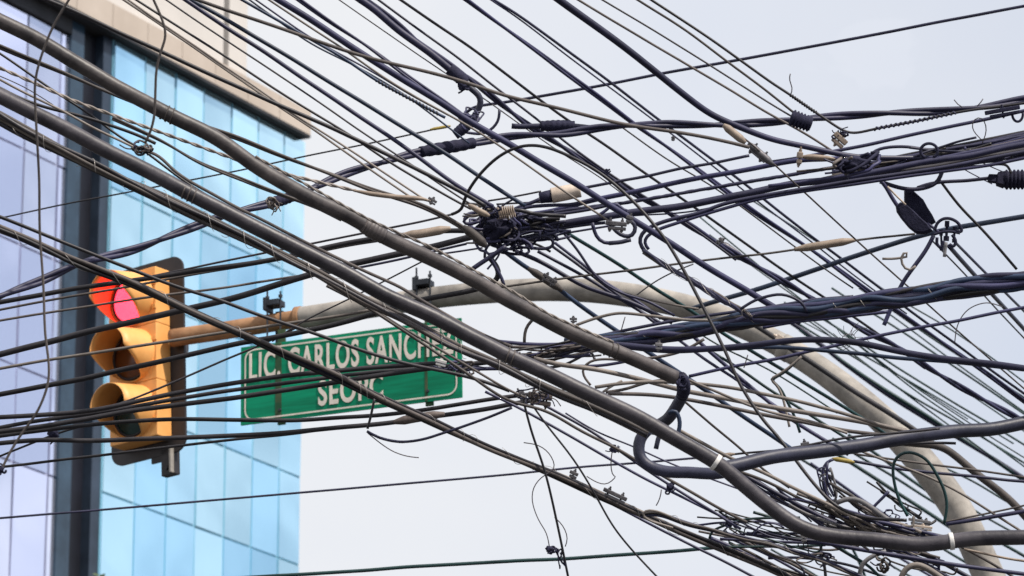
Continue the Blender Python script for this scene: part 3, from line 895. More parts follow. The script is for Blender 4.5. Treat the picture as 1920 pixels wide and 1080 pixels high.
# ------------------------------------------------------------------ cables, one per line:
# name | material | thickness | distance(s) | traced line | label | options
G_DOWN = 'cables slanting down across the street'
G_RISE = 'cables rising gently across the street'
G_FAR = 'thin far cables beyond the mast'
G_BAND = 'cables of the thick skein on the right'
G_LOW = 'cables running into the lower tangle'
G_LOOP = 'loose loops and offcuts of cable'
TABLE = '''
conduit_tube|conduit|26|14.2-14.2-14.6|0,40 100,94 212,158 320,214 412,262 480,310 580,369 692,430 792,477 905,533 960,568 1060,621 1172,668 1267,710|thick dusty grey conduit ending in a taped elbow, the upper of the two|D|sm=12
conduit_tube|conduitb|26.5|13.7|0,180 100,228 200,283 300,333 400,387 480,429 630,503 680,528 830,605 930,655 960,671 1060,716 1160,765 1235,803 1347,868 1385,900 1435,944 1490,984 1540,1002 1615,1014 1690,1018 1790,1014 1920,1008|thick slate conduit bending level past two white ties, the lower of the two|D|sm=10
rubber_hose|hose|21|14.9-15.2|1276,706 1284,724 1280,742 1262,768 1225,806|black taped elbow hose hooking back below the end of the dusty conduit|L|sm=3
rubber_hose|hose|20.5|14.4-14.3|1214,806 1199,820 1197,838 1203,858 1225,875 1272,885 1335,889 1352,886|slate black hose looped under the slate conduit beside its white tie|L|sm=3
trunk_cable|hose|25|14.6-15.2|1352,880 1385,873 1440,858 1540,845 1640,830 1740,816 1840,804 1920,790|thick navy trunk cable leaving the hose loop and rising past the mast|R|sm=8
hanging_wire|dusty|4.5|12.9|128,0 100,47 87,77 72,122 65,160 66,195 70,265 73,345 74,432 79,507 81,540 85,627 92,685 90,720 70,772 45,807 22,842 2,882|slack vertical wire hanging in front of the lilac glass down to a knot|L|sm=4
hanging_wire|dusty|4.5|12.9|288,0 304,37 311,67 302,97 294,130 292,175 290,217 282,247 272,268|slack vertical wire dropping in front of the pale glass onto a cable clump|L|sm=3
twin_cable|dusty|10|15.6|0,88 65,113 135,142 210,175 275,200 362,232 475,270 580,311 680,348 742,368 792,384 842,410 882,436|twin brown cable passing behind the dusty conduit to the central clump|D|tw=2
thin_wire|black|4.5|15.9|0,101 65,145 100,170 180,222 230,262 258,276|thin black wire crossing the lilac glass to the small looped clump|D|
twisted_cable|tan|7|15.4|0,128 65,155 130,186 210,215 312,252 362,270 422,292 512,321 600,343 667,358|tan twisted cable from the lilac glass to a pale wrapped end|D|tw=2
twin_cable|dusty|8|15.3|210,222 310,267 375,307 480,346 530,366 590,388 640,412|twin brown cable meeting the dusty conduit from below over the blue glass|D|tw=2
thin_wire|tan|4.5|15.6|0,150 67,185 115,207 175,240 235,268 252,277|tan wire across the lilac glass ending at the small looped clump|D|
thin_wire|black|6|15.7|0,165 40,186 70,197 130,213 210,235 262,254 292,270|black wire sagging over the dark channel above the small looped clump|D|
hair_wire|hair|2|15.8|0,143 50,164 100,197|very fine thread above the tan wire on the lilac glass|D|
slack_wire|black|4.5|15.0|268,282 300,305 332,330 387,366 420,384|short black wire leaving the small looped clump for the slate conduit|D|sm=8
slack_wire|dusty|5.5|15.1-14.4|278,284 300,292 317,312 350,337 385,356 450,392 480,406 580,458 667,500 750,538 780,558 855,600 905,627 960,650|wavy tan wire from the looped clump passing over the slate conduit|D|sm=6
far_wire|black|3|20-19|0,409 125,382 240,361 340,341 465,316 580,291 692,269 780,250 840,237|thin dark wire rising across the glass tower to a yellow joint|R|
span_wire|navy|5.5|18.5-18|873,214 880,204 892,199 915,196 955,190 1090,167 1225,141 1440,102 1680,57 1920,10|dark single cable rising alone across the open upper sky from a small hook|R|sm=8
cable|black|7.5|15.5|90,0 130,17 212,55 300,95 375,130 480,177 530,200 585,225 630,243 685,269 742,296 805,328 870,362 910,387|black cable following the cream fascia down to the central clump|D|
cable|tan|4|15.7|240,0 300,42 375,92 425,127 480,163 552,215 600,245 637,269 705,313 792,372|upper of two tan wires crossing the cream fascia|D|
cable|tan|4|15.7|232,0 300,46 375,97 425,132 480,170 550,220 580,238 625,269 692,316 770,370|lower of two tan wires crossing the cream fascia|D|
cable|black|4.5|15.9|255,0 310,35 425,107 480,144 555,192 655,252 705,287 745,313 850,374 884,392|black wire running over the fascia corner and then beside a thicker cable|D|
thin_wire|black|3.5|16|312,0 400,60 480,113 580,180 712,270 780,315 855,366 880,381 908,398|thin black wire crossing the off white upper wall|D|
cable|navy|7.5|16.1|347,0 420,50 480,86 580,155 655,206 752,270 855,345 925,388|navy cable crossing the dark slot of the upper wall, lower of the pair|D|
cable|blue|7.5|16.2|360,0 420,35 480,71 555,115 635,166 720,217 807,271 892,325 960,371 985,386|blue navy cable crossing the dark slot of the upper wall, upper of the pair|D|
slack_cable|dusty|6.5|14.7|370,0 425,19 480,37 567,67 680,105 790,132 892,160 960,183 1060,207 1160,232 1260,247 1375,269 1405,277|brown cable swinging shallowly over the steeper ones towards the grey coupling|D|
cable|blue|5.5|16.5|455,0 480,13 570,67 655,116 705,150 760,181 835,220|blue black wire wound with a ragged wrap above the central hook|D|
cable|navy|3.5|16.6|480,0 590,75 700,135 760,172 840,216|thin navy wire just above the ragged wrapped wire|D|
cable|blue|3.5|16.6|468,0 520,38 585,84 660,120 765,181 800,208 850,245 880,268|thin blue wire just below the ragged wrapped wire|D|
cable|tan|4|16.3|505,0 567,42 635,85 705,135 767,175 850,221 905,252 975,300 1000,318 1060,360 1142,414|long faded tan wire ending at the grey clamp block|D|
thick_cable|navy|11.5|15.9-16.5|525,0 585,38 680,100 755,147 830,195 870,222 960,272 1020,309 1085,347 1130,378 1192,417 1225,437 1285,475 1392,540 1440,570 1500,606|thick navy cable crossing the middle of the street over the hooked splice|D|
twin_cable|navy|9|16.8|560,0 612,38 680,80 720,110 780,156 855,207 872,220|twin navy cable close above the thick navy cable in the upper sky|D|tw=2
hair_wire|black|2.4|17.5|637,0 680,30 780,100 850,147 890,172 960,222 1027,270 1065,295 1125,332 1170,366|very thin single wire passing behind the taped splice|D|
thick_cable|navy|13|17|675,0 717,31 755,60 792,88 830,118 855,140 872,155|heavy navy cable ending in the taped splice, lower strand of the twist|D|
thick_cable|navy|12.5|17.4-17.8-18.6|690,0 717,22 755,52 792,84 825,106 855,127 892,158 925,185 960,210 995,236 1042,268 1085,297 1135,327 1172,350 1235,389 1285,418 1322,442 1360,465 1385,480 1440,511 1525,562 1585,597 1620,622 1665,641 1727,681 1777,711 1827,740 1865,760 1900,778 1922,792|long heavy twisted cable from the upper sky down past the mast|D|tw=2
splice_tail|hose|11|17|872,155 885,168 897,180 901,193 896,208 884,224 868,240 852,252|black curved tail hanging from the taped splice|L|sm=2
cable|navy|4.5|17.6|710,0 780,52 855,105 940,172 1017,232 1065,270 1100,297 1160,338 1230,382 1300,428 1380,488|straight navy wire just above the heavy twisted cable|D|
cable|black|5|17.2-17.9-19|752,0 817,45 880,88 960,147 1022,195 1085,240 1132,270 1235,342 1285,377 1335,412 1422,475 1440,488 1520,541 1605,597 1650,629 1735,690|straight black wire across the open sky right of the heavy twisted cable|D|
twin_cable|navy|10|17.6-18-19|875,0 960,61 1060,135 1110,170 1185,230 1242,270 1335,338 1372,366 1440,413 1510,459 1560,495 1620,539 1677,583 1740,624 1815,676 1865,712 1920,752|twin navy cable dropping the whole height of the sky towards the far wires|D|tw=2
cable|navy|5|18-18.5-19.4|927,0 960,20 1135,147 1237,227 1298,270 1360,318 1405,352 1440,380 1530,450 1585,490 1647,537 1700,579 1750,615 1840,680 1920,738|upper wire of a close pair dropping through the middle of the sky|D|
cable|navy|3|18-18.5-19.5|930,6 960,26 1135,158 1230,228 1283,270 1350,322 1400,362 1440,392 1520,452 1580,500 1640,545 1700,588|thinner lower wire of the close pair dropping through the middle of the sky|D|
thick_cable|navy|14|16.4-17|1050,0 1085,26 1160,80 1235,139 1285,179 1335,215 1385,236 1440,256 1497,272 1552,287 1615,295 1765,294 1920,286|heavy navy cable that bends level into the thick skein|D|sm=10|w2=8
cable|dusty|4.5|17.3|1085,0 1185,60 1285,120 1372,171 1440,212 1507,248 1540,269 1590,303|dull wire passing under the ribbed black insulator|D|
thin_wire|black|3.5|17.3|1130,0 1235,62 1335,125 1440,192 1484,218|thin black wire held in the ribbed insulator, lower of two|D|
cable|dusty|4.5|17.3|1197,0 1272,47 1440,173 1490,212|dull wire held in the ribbed insulator, upper of two|D|
cable|black|5|17.2|1222,0 1335,75 1440,151 1482,178 1537,216 1580,245 1600,250 1647,240 1727,225 1815,207 1920,194|black dead end wire that turns back along the upper cable with a spiral grip|D|sm=3
twisted_cable|navy|15.5|17.5-17.2-15.8|1920,189 1840,203 1765,209 1665,212 1540,222 1440,230 1310,232 1185,236 1110,243 1060,250 960,254 905,265 830,277 780,286 730,301 680,318 630,338 580,357 540,372 480,390 445,398 375,422 325,441 250,472 175,487 125,503 75,523 20,543 0,552|long twisted pair sweeping from the right edge across the tower to the left edge|R|tw=2,sm=14
short_cable|navy|10|17.3|960,236 985,240 1022,238 1075,236 1110,240|short cable stub with a slotted black sleeve lying on the twisted pair|R|
tension_wire|navy|5.5|17|1088,354 1210,330 1310,310 1405,291|single cable from the cream cylinder to the grey coupling|R|
cable|navy|6.5|17.4|1440,305 1500,296 1565,283 1632,271 1690,257 1815,231 1920,208|cable rising from the clamped brown sleeve under the upper pair|R|
cable|navy|9|17.2-16.8|962,406 1035,397 1085,382 1135,371 1210,357 1285,338 1360,325 1440,311 1497,300 1570,300 1640,290|stout cable from the central clump to the pale clamp on a brown sleeve|R|
cable|navy|6.5|17.1|1000,408 1060,393 1160,382 1235,370 1335,352 1385,343 1440,335 1565,314 1665,300 1765,282 1920,255|knobbly cable under the stout one joining the skein|R|rough
thick_cable|navy|13|16.9|940,436 960,431 1060,416 1160,402 1260,390 1335,375 1440,356 1590,333 1665,322 1790,302 1920,278|thickest straight cable from the clump to the right edge through the skein|R|
cable|navy|7|16.6|1207,470 1197,455 1202,438 1222,424 1260,411 1310,400 1360,382 1435,366 1600,340 1765,314 1920,284|cable curling round a hairpin bend, outer of the two|R|sm=2
cable|navy|6|16.6|1216,468 1207,456 1212,443 1235,430 1270,418 1320,402 1380,385 1440,371 1600,346 1700,331 1765,322 1850,310 1920,296|cable curling round a hairpin bend, inner of the two|R|sm=2
cable|navy|8|17.4|1560,322 1600,318 1700,299 1800,280 1920,252|flat strand along the top of the skein|B|
cable|black|6|17.5|1590,316 1700,291 1800,272 1920,247|black strand crowning the skein near the steel ring|B|
cable|navy|8|17|1640,312 1750,304 1840,290 1920,268|strand crossing low through the heart of the skein|B|
cable|dusty|5.5|16.9|1560,328 1650,314 1740,300 1830,282 1920,262|dull strand showing lighter in the heart of the skein|B|
cable|navy|7|16.8|1440,350 1520,340 1600,327 1750,300 1920,264|navy strand along the skein between thicker cables|B|
cable|navy|6|17|1600,335 1720,325 1810,309 1920,291|lowest loose strand of the skein above the steel hook|B|
cable|navy|6|17.3|1632,290 1650,279 1700,276 1740,281 1800,279|short looped strand rising over the top of the skein|B|sm=2
drip_loop|navy|7.5|16.9|1650,340 1690,352 1720,354 1747,347 1760,337 1766,322|short drip loop hanging below the skein beside the square splice boxes|L|sm=2
cable|navy|6.5|17|1720,352 1740,345 1765,341 1810,338 1858,334|cable reaching the ribbed insulator at the right edge|R|sm=3
down_wire|black|5|17.1|1762,338 1802,390 1840,428 1907,505|black wire dropping from the drip loop past the blue cable|D|
thick_cable|blue|9.5|17.3-19|1920,405 1840,419 1800,425 1740,438 1690,451 1615,476 1540,502 1440,536 1400,548 1335,566 1297,578|straight blue cable from the right edge through the ring clamp to the mast|R|
thin_wire|dusty|4|17.5-17|1715,438 1602,451 1490,468 1440,475 1310,490 1235,500 1110,515 960,535 900,545|thin level wire carrying a long spindle joint|R|
hooked_tail|navy|7.5|16.8|1750,442 1735,472 1715,500 1692,532 1670,580 1657,611|cut navy tail hanging below the ring clamp|L|sm=4
down_wire|black|3|17.2-19|1745,448 1815,520 1850,560 1920,634|thinnest of the wires leaving the ring clamp downward|D|
down_wire|navy|8|17.2-19|1780,462 1830,520 1862,553 1920,617|thick tapering wire leaving the ring clamp downward|D|
down_wire|navy|5|17.2-19|1788,452 1852,515 1885,548 1920,583|uppermost of the wires leaving the ring clamp downward|D|
long_wire|dusty|3.2|16.2-18|1362,236 1405,266 1447,304 1505,357 1600,445 1705,539 1740,571 1865,681 1920,729|long straight thin wire from the brown cone down through open sky|D|
edge_wire|navy|2.2|17.8|1780,300 1810,320 1860,345|very thin wire under the skein by the ribbed insulator, lower|D|
edge_wire|navy|2.2|17.8|1830,300 1852,311 1880,322|very thin wire under the skein by the ribbed insulator, upper|D|
cable|navy|6|16.3|1122,630 1235,607 1335,590 1440,576 1515,565 1600,556|cable riding loose above the great lashed bundle|R|
loop_wire|navy|5.5|16|1388,580 1415,563 1440,555 1465,551 1490,559 1507,572 1512,585|small arched loop above the great lashed bundle|L|sm=2
cable|navy|6.5|16.2|1664,585 1565,596 1490,602 1430,614|loose cable hugging the underside of the great lashed bundle|R|
thick_cable|navy|11|15.8-15.2|1150,647 1210,652 1260,656 1360,652 1440,643 1490,637 1540,636 1615,642 1690,660 1815,677 1920,690|thick cable humping over the mast and falling to the right edge, upper|R|
cable|blue|7|15.9-15.4|1160,650 1260,659 1360,656 1440,650 1565,660 1690,671 1815,682 1920,694|blue cable running close below the humped cable|R|
cable|navy|6|16.3|1292,705 1372,687 1440,675 1502,662 1565,650 1615,637 1690,622 1790,602 1920,577|cable rising from the taped elbow to the right edge under the bundle|R|
short_cable|dusty|5.5|16|1210,672 1240,670 1272,663 1310,645 1320,636|short frayed cable climbing into the bundle over the dusty conduit|R|
mast_cable|black|9|22.3-21.8|1405,602 1440,624 1502,666 1565,710 1640,757 1710,803 1760,838|black cable lying along the cream mast|D|
far_wire|navy|8|27|1470,597 1525,633 1580,680 1665,742 1757,798 1795,820 1920,897|thickest far wire just beyond the cream mast|F|
far_wire|teal|7|27|1500,618 1560,662 1615,702 1690,750 1766,798 1860,860 1925,905|second far wire beyond the cream mast|F|
far_wire|teal|4|26|1470,590 1535,631 1625,684 1680,725 1795,792 1920,868|far green wire running clear of the mast, lowest|F|
far_wire|teal|3|26|1490,585 1522,605 1595,660 1690,732 1772,792 1900,886|fine far green wire over the threaded cable tail|F|
far_wire|teal|4|26|1520,582 1600,634 1655,672 1740,726 1842,786 1920,834|far green wire in mid sky above the trunk cable|F|
far_wire|teal|3|26.5|1470,566 1527,602 1600,655 1700,712 1825,786 1900,832|fine far green wire in mid sky between two stronger ones|F|
far_wire|teal|2.2|26.5|1500,600 1640,677 1815,786|finest far wire crossing the open sky above the trunk cable|F|
far_wire|teal|3|25.5|1777,710 1835,751 1880,780 1920,808|fine far wire below the long heavy twisted cable|F|
far_wire|teal|6.5|18-18.6-19.5|1052,430 1160,495 1225,540 1310,592 1352,625 1395,650 1440,678 1470,695 1615,783 1680,826|green wire leaving the clump and passing under the mast curve|D|
far_wire|teal|4|26|1610,540 1677,585 1735,625 1800,668 1860,707 1920,745|far wire beside the twin navy cable, right of the mast|F|
far_wire|teal|3|26|1660,583 1710,620 1770,665 1840,715 1920,772|far wire low beside the twin navy cable, right of the mast|F|
far_wire|teal|4|26|1560,540 1590,560 1640,590 1690,620 1760,668 1850,728 1920,776|far wire seen through the gap between bundle and humped cable|F|
mast_strap|dusty|14|21|1690,828 1727,832 1765,838 1815,871 1865,911 1902,946 1925,972|grey heavy cable wrapping past the mast and falling to the right edge|D|sm=4
far_wire|teal|5|26|1560,822 1600,850 1670,890 1745,938 1850,1000|green wire crossing behind the lower mast, upper|F|
far_wire|teal|6|26|1590,815 1632,845 1670,872 1725,912 1800,962|green wire crossing behind the lower mast into its shaded side|F|
far_wire|teal|7|26|1570,852 1602,872 1680,922 1765,978 1860,1040|stout green wire ending visually at the mast foot|F|
far_wire|teal|5|26|1500,860 1560,898 1645,956 1700,990|green wire rising from the lower tangle, beside the black whip|F|
far_wire|navy|5|25|1520,868 1580,910 1640,952 1690,985|navy wire entering the lower tangle next to the green one|F|
far_wire|teal|4|25|1767,875 1815,897 1875,932 1920,958|far green wire emerging from the mast toward the right edge|F|
far_wire|teal|4|25|1800,940 1825,956 1885,990 1920,1010|low far green wire at the right edge above the conduit|F|
far_wire|teal|3|25|1760,896 1800,921 1870,968 1910,992|thin far green wire between grey cable and conduit|F|
cable|dusty|4|16.8|1602,851 1670,860 1740,870 1830,882 1920,895|thin dark wire crossing the mast above the yellow sleeve wire|R|sm=6
cable|navy|5.5|16.7|1600,866 1690,880 1815,893 1920,902|navy wire leaving the yellow sleeve across the mast|R|sm=6
hook_wire|navy|5.5|16.6|1562,861 1549,868 1543,885 1547,905 1553,930|hooked wire dropping from the yellow sleeve into the tangle|L|sm=1
ring_loop|teal|5.5|16.4|1702,967 1685,935 1675,897 1675,867 1686,851 1705,847 1735,860 1757,890 1772,922 1776,950 1770,982|large open ring loop standing in front of the mast|L|sm=2
cable|navy|7.5|16.6|1775,984 1830,975 1880,966 1920,959|navy cable starting at the ring loop and rising to the right edge|R|
cable|dusty|3.5|16.6|1765,980 1830,967 1880,957 1920,948|thin wire starting at the ring loop and rising to the right edge|R|
stiff_pipe|grey|9|15.9|1570,944 1585,937 1602,934 1620,942 1652,966 1680,985|bent grey tube lying over the lower tangle|L|sm=2
stiff_pipe|grey|8|16.4|1611,1090 1614,1065 1622,1052 1640,1040 1660,1034|bent grey tube under the conduit beside the twisted knot|L|sm=2
stiff_pipe|tan|11|16.2|1686,1090 1692,1072 1702,1062 1718,1058 1740,1068 1775,1092|bent tan tube at the bottom edge under the conduit|L|sm=2
cable|tan|6.5|15.8|1272,807 1335,841 1400,874 1440,888 1515,928 1577,958 1605,972|tan cable from under the dusty conduit elbow to the lower tangle|W|
cable|dusty|5.5|15.9|1350,873 1440,903 1510,942 1565,962 1600,985|brown cable starting by the white tie into the lower tangle|W|
cable|navy|8|16|1385,885 1440,915 1540,970 1615,996 1650,1004|stout navy cable beside the conduit bend into the tangle|W|
cable|navy|5|16|1390,895 1440,926 1490,953 1565,990 1600,1002|navy wire lowest above the conduit bend|W|
cable|navy|3.5|16.2|1420,925 1480,950 1550,985|thin wire hugging the inner side of the conduit bend|W|
whip_cable|black|6|14.9-15.6|1700,975 1615,968 1565,946 1527,907 1490,860 1452,811 1435,793 1390,725 1360,660 1330,597 1300,540 1275,495 1245,445 1215,407 1185,375 1145,340 1110,315 1072,295 1035,279 1005,272 977,273 955,281 930,297 900,327 878,358 868,380 869,394 847,402|long black whip arching over the clump and diving across everything to the lower tangle|L|sm=5
cable|navy|7.5|16.3|1400,1000 1440,1005 1502,1012 1560,1020 1600,1029 1665,1038 1740,1050 1815,1062 1920,1076|dark cable running beneath the level conduit to the bottom corner|W|
cable|navy|5.5|16.4|1350,1010 1440,1015 1500,1017 1560,1021|short dark cable beneath the conduit bend, upper|W|
cable|teal|4.5|16.5|1360,1026 1440,1025 1500,1024 1548,1022|short green cable beneath the conduit bend, lower|W|
cable|navy|8|16.8|1330,1008 1400,1038 1440,1058 1500,1086|stout cable leaving the lashed bundle at the bottom edge|W|
cable|navy|5|16.9|1340,1000 1420,1030 1480,1062 1520,1085|slimmer cable leaving the lashed bundle at the bottom edge|W|
cable|navy|5|16.7|1122,932 1185,965 1260,1005 1335,1040 1410,1080|lone wire sagging just below the lashed bundle|W|
cable|black|9|16.2-16|0,566 82,552 140,541 250,527 350,510 480,493 530,484 587,470 655,455 705,447 755,441 800,436 850,430 880,432|stout wire over the red lamp ending in a long brown sleeve|R|
thin_wire|dusty|4.5|16.6|0,581 82,565 215,542 270,532 332,520 475,496 560,480 640,463 700,453 756,446|light thin wire across the red visor to the conduits|R|
thin_wire|black|4|17-16.8|250,524 332,508 480,478 567,460 680,437 720,429 812,411 850,402|thin black wire from above the red lamp to the foot of the whip|R|
thin_wire|dusty|4.5|16.7|0,601 85,587 215,567 332,550 420,540 480,530 572,516 620,506|light thin wire across the middle of the red lens|R|
thick_cable|black|11.5|16.5-16.2|0,664 82,645 165,623 250,602 325,585 425,561 480,546 542,526 575,517 642,499 680,490 742,476 792,465 870,448 905,440|thick black cable between the red and amber lamps up to the clump|R|
thin_wire|navy|4.5|16.6|600,514 655,505 705,495 767,482 817,470 875,457|thin wire tucked under the thick cable near the clump, upper|R|
thin_wire|navy|3.5|16.7|817,478 860,471 905,465|short thin wire reaching the clump from below, lower|R|
cable|tan|5.5|16.9|0,692 92,675 225,655 335,637 480,615 547,605 600,597 650,590 700,580|pale cable across the amber visor and along the rusty arm|R|
thin_wire|black|3|16.6|510,640 560,607 655,560 712,532 787,492 830,472|fine wire climbing steeply from the rusty arm to the clump|R|
thick_cable|black|9.5|16.6-16.2|0,740 90,722 195,700 310,677 460,642 502,635 580,619 655,601 705,587 782,565 880,546 925,532 941,517 936,500 917,481|thick cable over the amber lens and along the mast, curling up at its end|R|sm=8
thin_wire|black|4|16.9|560,612 520,632 480,650 337,712 240,752 185,770|fine wire slanting from the sign corner down to the green lamp|R|
cable|black|8.5|16.4|0,782 70,779 175,769 240,756 337,735 480,712 580,700 680,690 780,684 830,682|black cable crossing the sign under its first line of lettering|R|
cable|black|7.5|16.6|0,801 85,787 200,770 325,748 480,726 580,712 680,700 755,694 800,692|black cable crossing the sign just above its second line|R|
cable|black|9|16.3|0,808 75,800 175,784 312,762 480,740 605,721 705,704 780,695 855,685 930,677 985,672|glossy black cable crossing the second line of the sign|R|
cable|navy|7|16.5|840,692 900,691 990,691|short navy cable between the sign and the tangle beside the conduit|R|
cable|black|7.5|16.5|0,817 75,808 175,796 250,790 325,786 480,788 580,788 730,777 805,767 905,750 960,742 1000,738|cable running along the bottom edge of the sign|R|
cable|black|8.5|16.4|0,831 75,825 207,826 325,821 480,815 555,809 680,797 737,790 832,779 960,757 1010,750|cable below the sign carrying a dark moulded sleeve|R|
cable|black|5|16.6|0,876 120,861 207,852 345,835 480,820 550,813 620,803|thin cable rising below the traffic light to the sleeve cable|R|
thin_wire|black|4|16.8|0,855 52,834 107,812 150,800|short black wire by the left edge beside a dangling tape end|R|
thin_wire|navy|4|19|0,972 175,957 260,950 480,931 720,910 960,889 1085,876 1195,868 1285,860 1335,856|straight thin wire spanning low across the tower and open sky|R|
thin_wire|black|4|16.5|1330,857 1380,851 1440,846 1500,841|short wire with a small spindle under the trunk cable|R|
cable|teal|6.5|18.5|512,1080 720,1067 960,1053 1185,1039 1347,1027 1450,1019|dark green cable almost level along the bottom of the picture|R|ext2
cable|black|6.5|15.2|0,406 75,437 175,477 250,507 345,541 410,563 480,588 555,613 655,648 772,685 805,690 905,714 955,733|black cable crossing both the traffic light and the sign lettering|D|
cable|dusty|5.5|15|612,536 680,571 730,603 780,635 830,670 880,703 955,754 1022,768 1085,806 1150,838 1195,865 1272,908 1372,967 1400,980|brown wire crossing the sign and running on to the lower tangle|D|
cable|dusty|4.5|15.1|660,560 692,573 755,615 855,672 955,733 985,745|thin brown wire beside it over the last letters of the sign|D|
cable|navy|5|15.6|1000,748 1035,767 1110,808 1152,838 1255,910 1365,977 1390,992|navy wire from the brown clamp carrying small knots|D|
cable|navy|5|15.7|910,735 970,763 1055,810 1135,855 1197,890 1260,922 1360,972|navy wire low under the brown clamp|D|
cable|navy|3.2|15.8|1060,775 1120,810 1185,836 1260,871 1360,908 1420,930|thin wire passing behind the slate black hose loop|D|
down_wire|black|4.2|15.4|980,748 984,763 996,810 1020,876 1042,967 1065,1080|long drop wire hanging from the brown clamp to the bottom edge, straighter|L|
down_wire|black|3.6|15.5|995,755 1003,768 1034,810 1080,867 1110,917 1125,942 1147,985 1190,1037 1231,1080|long drop wire hanging from the brown clamp behind the lashed bundle, slanting|L|
cable|tan|6.5|15.6|1115,726 1160,719 1235,716 1310,720 1385,730 1440,742 1515,757 1590,777 1665,801 1720,812|topmost tan cable of the fan behind the taped elbow|D|
cable|dusty|7|15.8|1140,738 1210,740 1285,748 1385,768 1440,780 1515,793 1590,808 1650,816|brown cable of the fan behind the taped elbow, second from the bottom|D|
cable|tan|8.5|15.9|1000,672 1047,684 1110,690 1165,703 1210,713 1285,733 1335,742 1440,762 1540,778 1640,796 1700,808|stout tan cable of the fan passing behind the taped elbow|D|
cable|tan|5|15.5|1290,711 1360,742 1440,772 1515,788 1590,812|slim tan cable fanning down from the knot of the taped elbow|D|
cable|dusty|5.5|15.9|1135,736 1175,729 1200,720 1247,712 1275,710|short arched cable rising to the elbow knot|D|sm=4
cable|tan|4.5|15.6|1130,735 1150,722 1167,713|short cut tan end pointing up beside the slate conduit|L|sm=2
cable|dusty|4.5|16|1277,747 1350,810 1405,856 1440,888 1480,915|thin brown wire diving from the elbow to the lower tangle|D|
cable|blue|8|17.4-18|935,462 960,482 985,500 1035,530 1070,560 1120,595 1160,622 1210,656 1270,696 1330,737 1372,767 1440,812 1500,852|blue green cable from the clump with a dusty clamp, passing behind the conduit|D|
cable|navy|8|17.2|967,470 1010,487 1060,517 1100,540 1160,558 1210,581 1260,606|stout cable curving from the foot of the clump over the mast bend|D|
cable|navy|6|17.4|1007,472 1085,512 1130,539 1185,574 1240,606|cable leaving the clump loop over the mast bend, slimmer|D|
cable|navy|5.5|17.5|1040,455 1110,510 1145,537 1192,562 1240,598|upper wire of the close pair leaving the clump loop|D|
cable|navy|5.5|17.3|1037,463 1085,497 1135,537 1180,568 1230,606|lower wire of the close pair leaving the clump loop|D|
cable|navy|5|17|1052,430 1080,465 1110,510 1130,530 1172,553 1210,563 1265,592|thin wire curving down sharply from under the thickest straight cable|D|sm=6
cable|tan|4|17.1|1165,549 1210,560 1285,577 1310,580|thin pale wire lying on top of the mast bend|D|
cable|navy|5.5|18.5|1260,628 1277,640 1335,682 1385,716 1440,752 1500,792|navy wire emerging under the great bundle, lower|D|
cable|navy|7|18.5|1290,622 1340,669 1422,736 1445,757 1500,798 1592,852|stout navy wire emerging under the great bundle|D|
cable|teal|5.5|18.7|1320,652 1385,691 1440,728 1500,766 1560,805 1622,842|green wire emerging under the great bundle|D|
cable|teal|3.2|18.7|1310,624 1345,647 1385,666 1440,692 1510,735 1570,775|fine green wire emerging under the great bundle|D|
arch_wire|tan|5.5|15.8|1080,610 1095,604 1122,595 1160,587 1210,591 1285,600 1330,600|tan wire arching up from the dusty conduit into the great bundle|L|sm=3
twisted_cable|tan|6|14.0|480,293 587,353 699,415 799,460 912,518 975,554 1027,588 1080,612 1122,631 1150,642|tan twisted wire riding on top of the dusty conduit|D|tw=2,sm=8
arch_wire|dusty|5.5|15.7|984,642 986,617 1002,597 1012,590|short curved wire standing up beside the dusty conduit|L|sm=2
arch_wire|dusty|4.5|16|1108,722 1094,704 1093,690 1107,678 1135,674 1170,676|small hooked loop between the two conduits|L|sm=1
cable|dusty|4.5|16.1|1165,647 1120,657 1060,668 1030,678 1010,690|thin wire crossing between the two conduits|D|sm=5
cable|navy|5.5|16|1047,684 1110,688 1160,680 1182,675|short navy cable between the two conduits, lower|D|
cable|navy|7|16.2|930,640 960,643 1010,647 1060,646 1110,644 1150,640|navy cable of the frayed root of the great bundle, upper|R|
cable|dusty|6|16|945,650 1000,652 1070,650 1130,644|brown cable of the frayed root of the great bundle, middle|R|
cable|navy|6|16.1|980,670 1020,663 1060,655 1110,648|navy cable of the frayed root of the great bundle, lower|R|
cable|black|5|16.1|1010,690 1040,672 1075,658 1110,650|black cable of the frayed root of the great bundle, lowest|R|
cable|navy|6|16.9|960,450 1005,440 1050,427 1100,420 1135,418|cable branching under the thickest straight cable beside the clump|R|
thin_wire|navy|4|16.8|960,463 1005,450 1060,437 1135,425 1170,420|thin wire branching to the grey clamp block|R|
loop_wire|navy|6|16.6|985,464 1022,467 1036,461 1035,449 1022,443 1000,446 975,458|flat loop of cable on the lower flank of the clump|L|sm=1
thin_wire|black|3.5|17|915,377 960,369 1014,359|thin wire entering the black cap of the cream cylinder|R|
thin_wire|black|3.5|17|930,383 985,380 1040,378|thin wire passing under the cream cylinder|R|
cable|navy|7|16.9|960,397 975,388 1000,379 1016,371|stout pigtail from the black cap of the cream cylinder|R|sm=2
cable|navy|6.5|16.8|955,402 985,388 1030,384 1070,384 1120,372|cable arching just beneath the cream cylinder|R|sm=3
cable|navy|6|16.7|960,412 1000,405 1060,400 1130,388 1160,382|cable squeezed between the stout and thickest cables|R|
ring_loop|navy|6.5|16.5|1110,417 1118,443 1131,456 1142,456|dark hook bending down to a cut black sleeve|L|sm=1
ring_loop|hose|8|16.4|1142,456 1160,454 1183,450|cut black sleeve end beneath the grey clamp block|L|
ring_loop|hose|7.5|16.3|1178,412 1189,420 1190,434 1184,443 1170,443 1157,434 1152,428|thick curl of cable hanging from the grey clamp block|L|sm=1
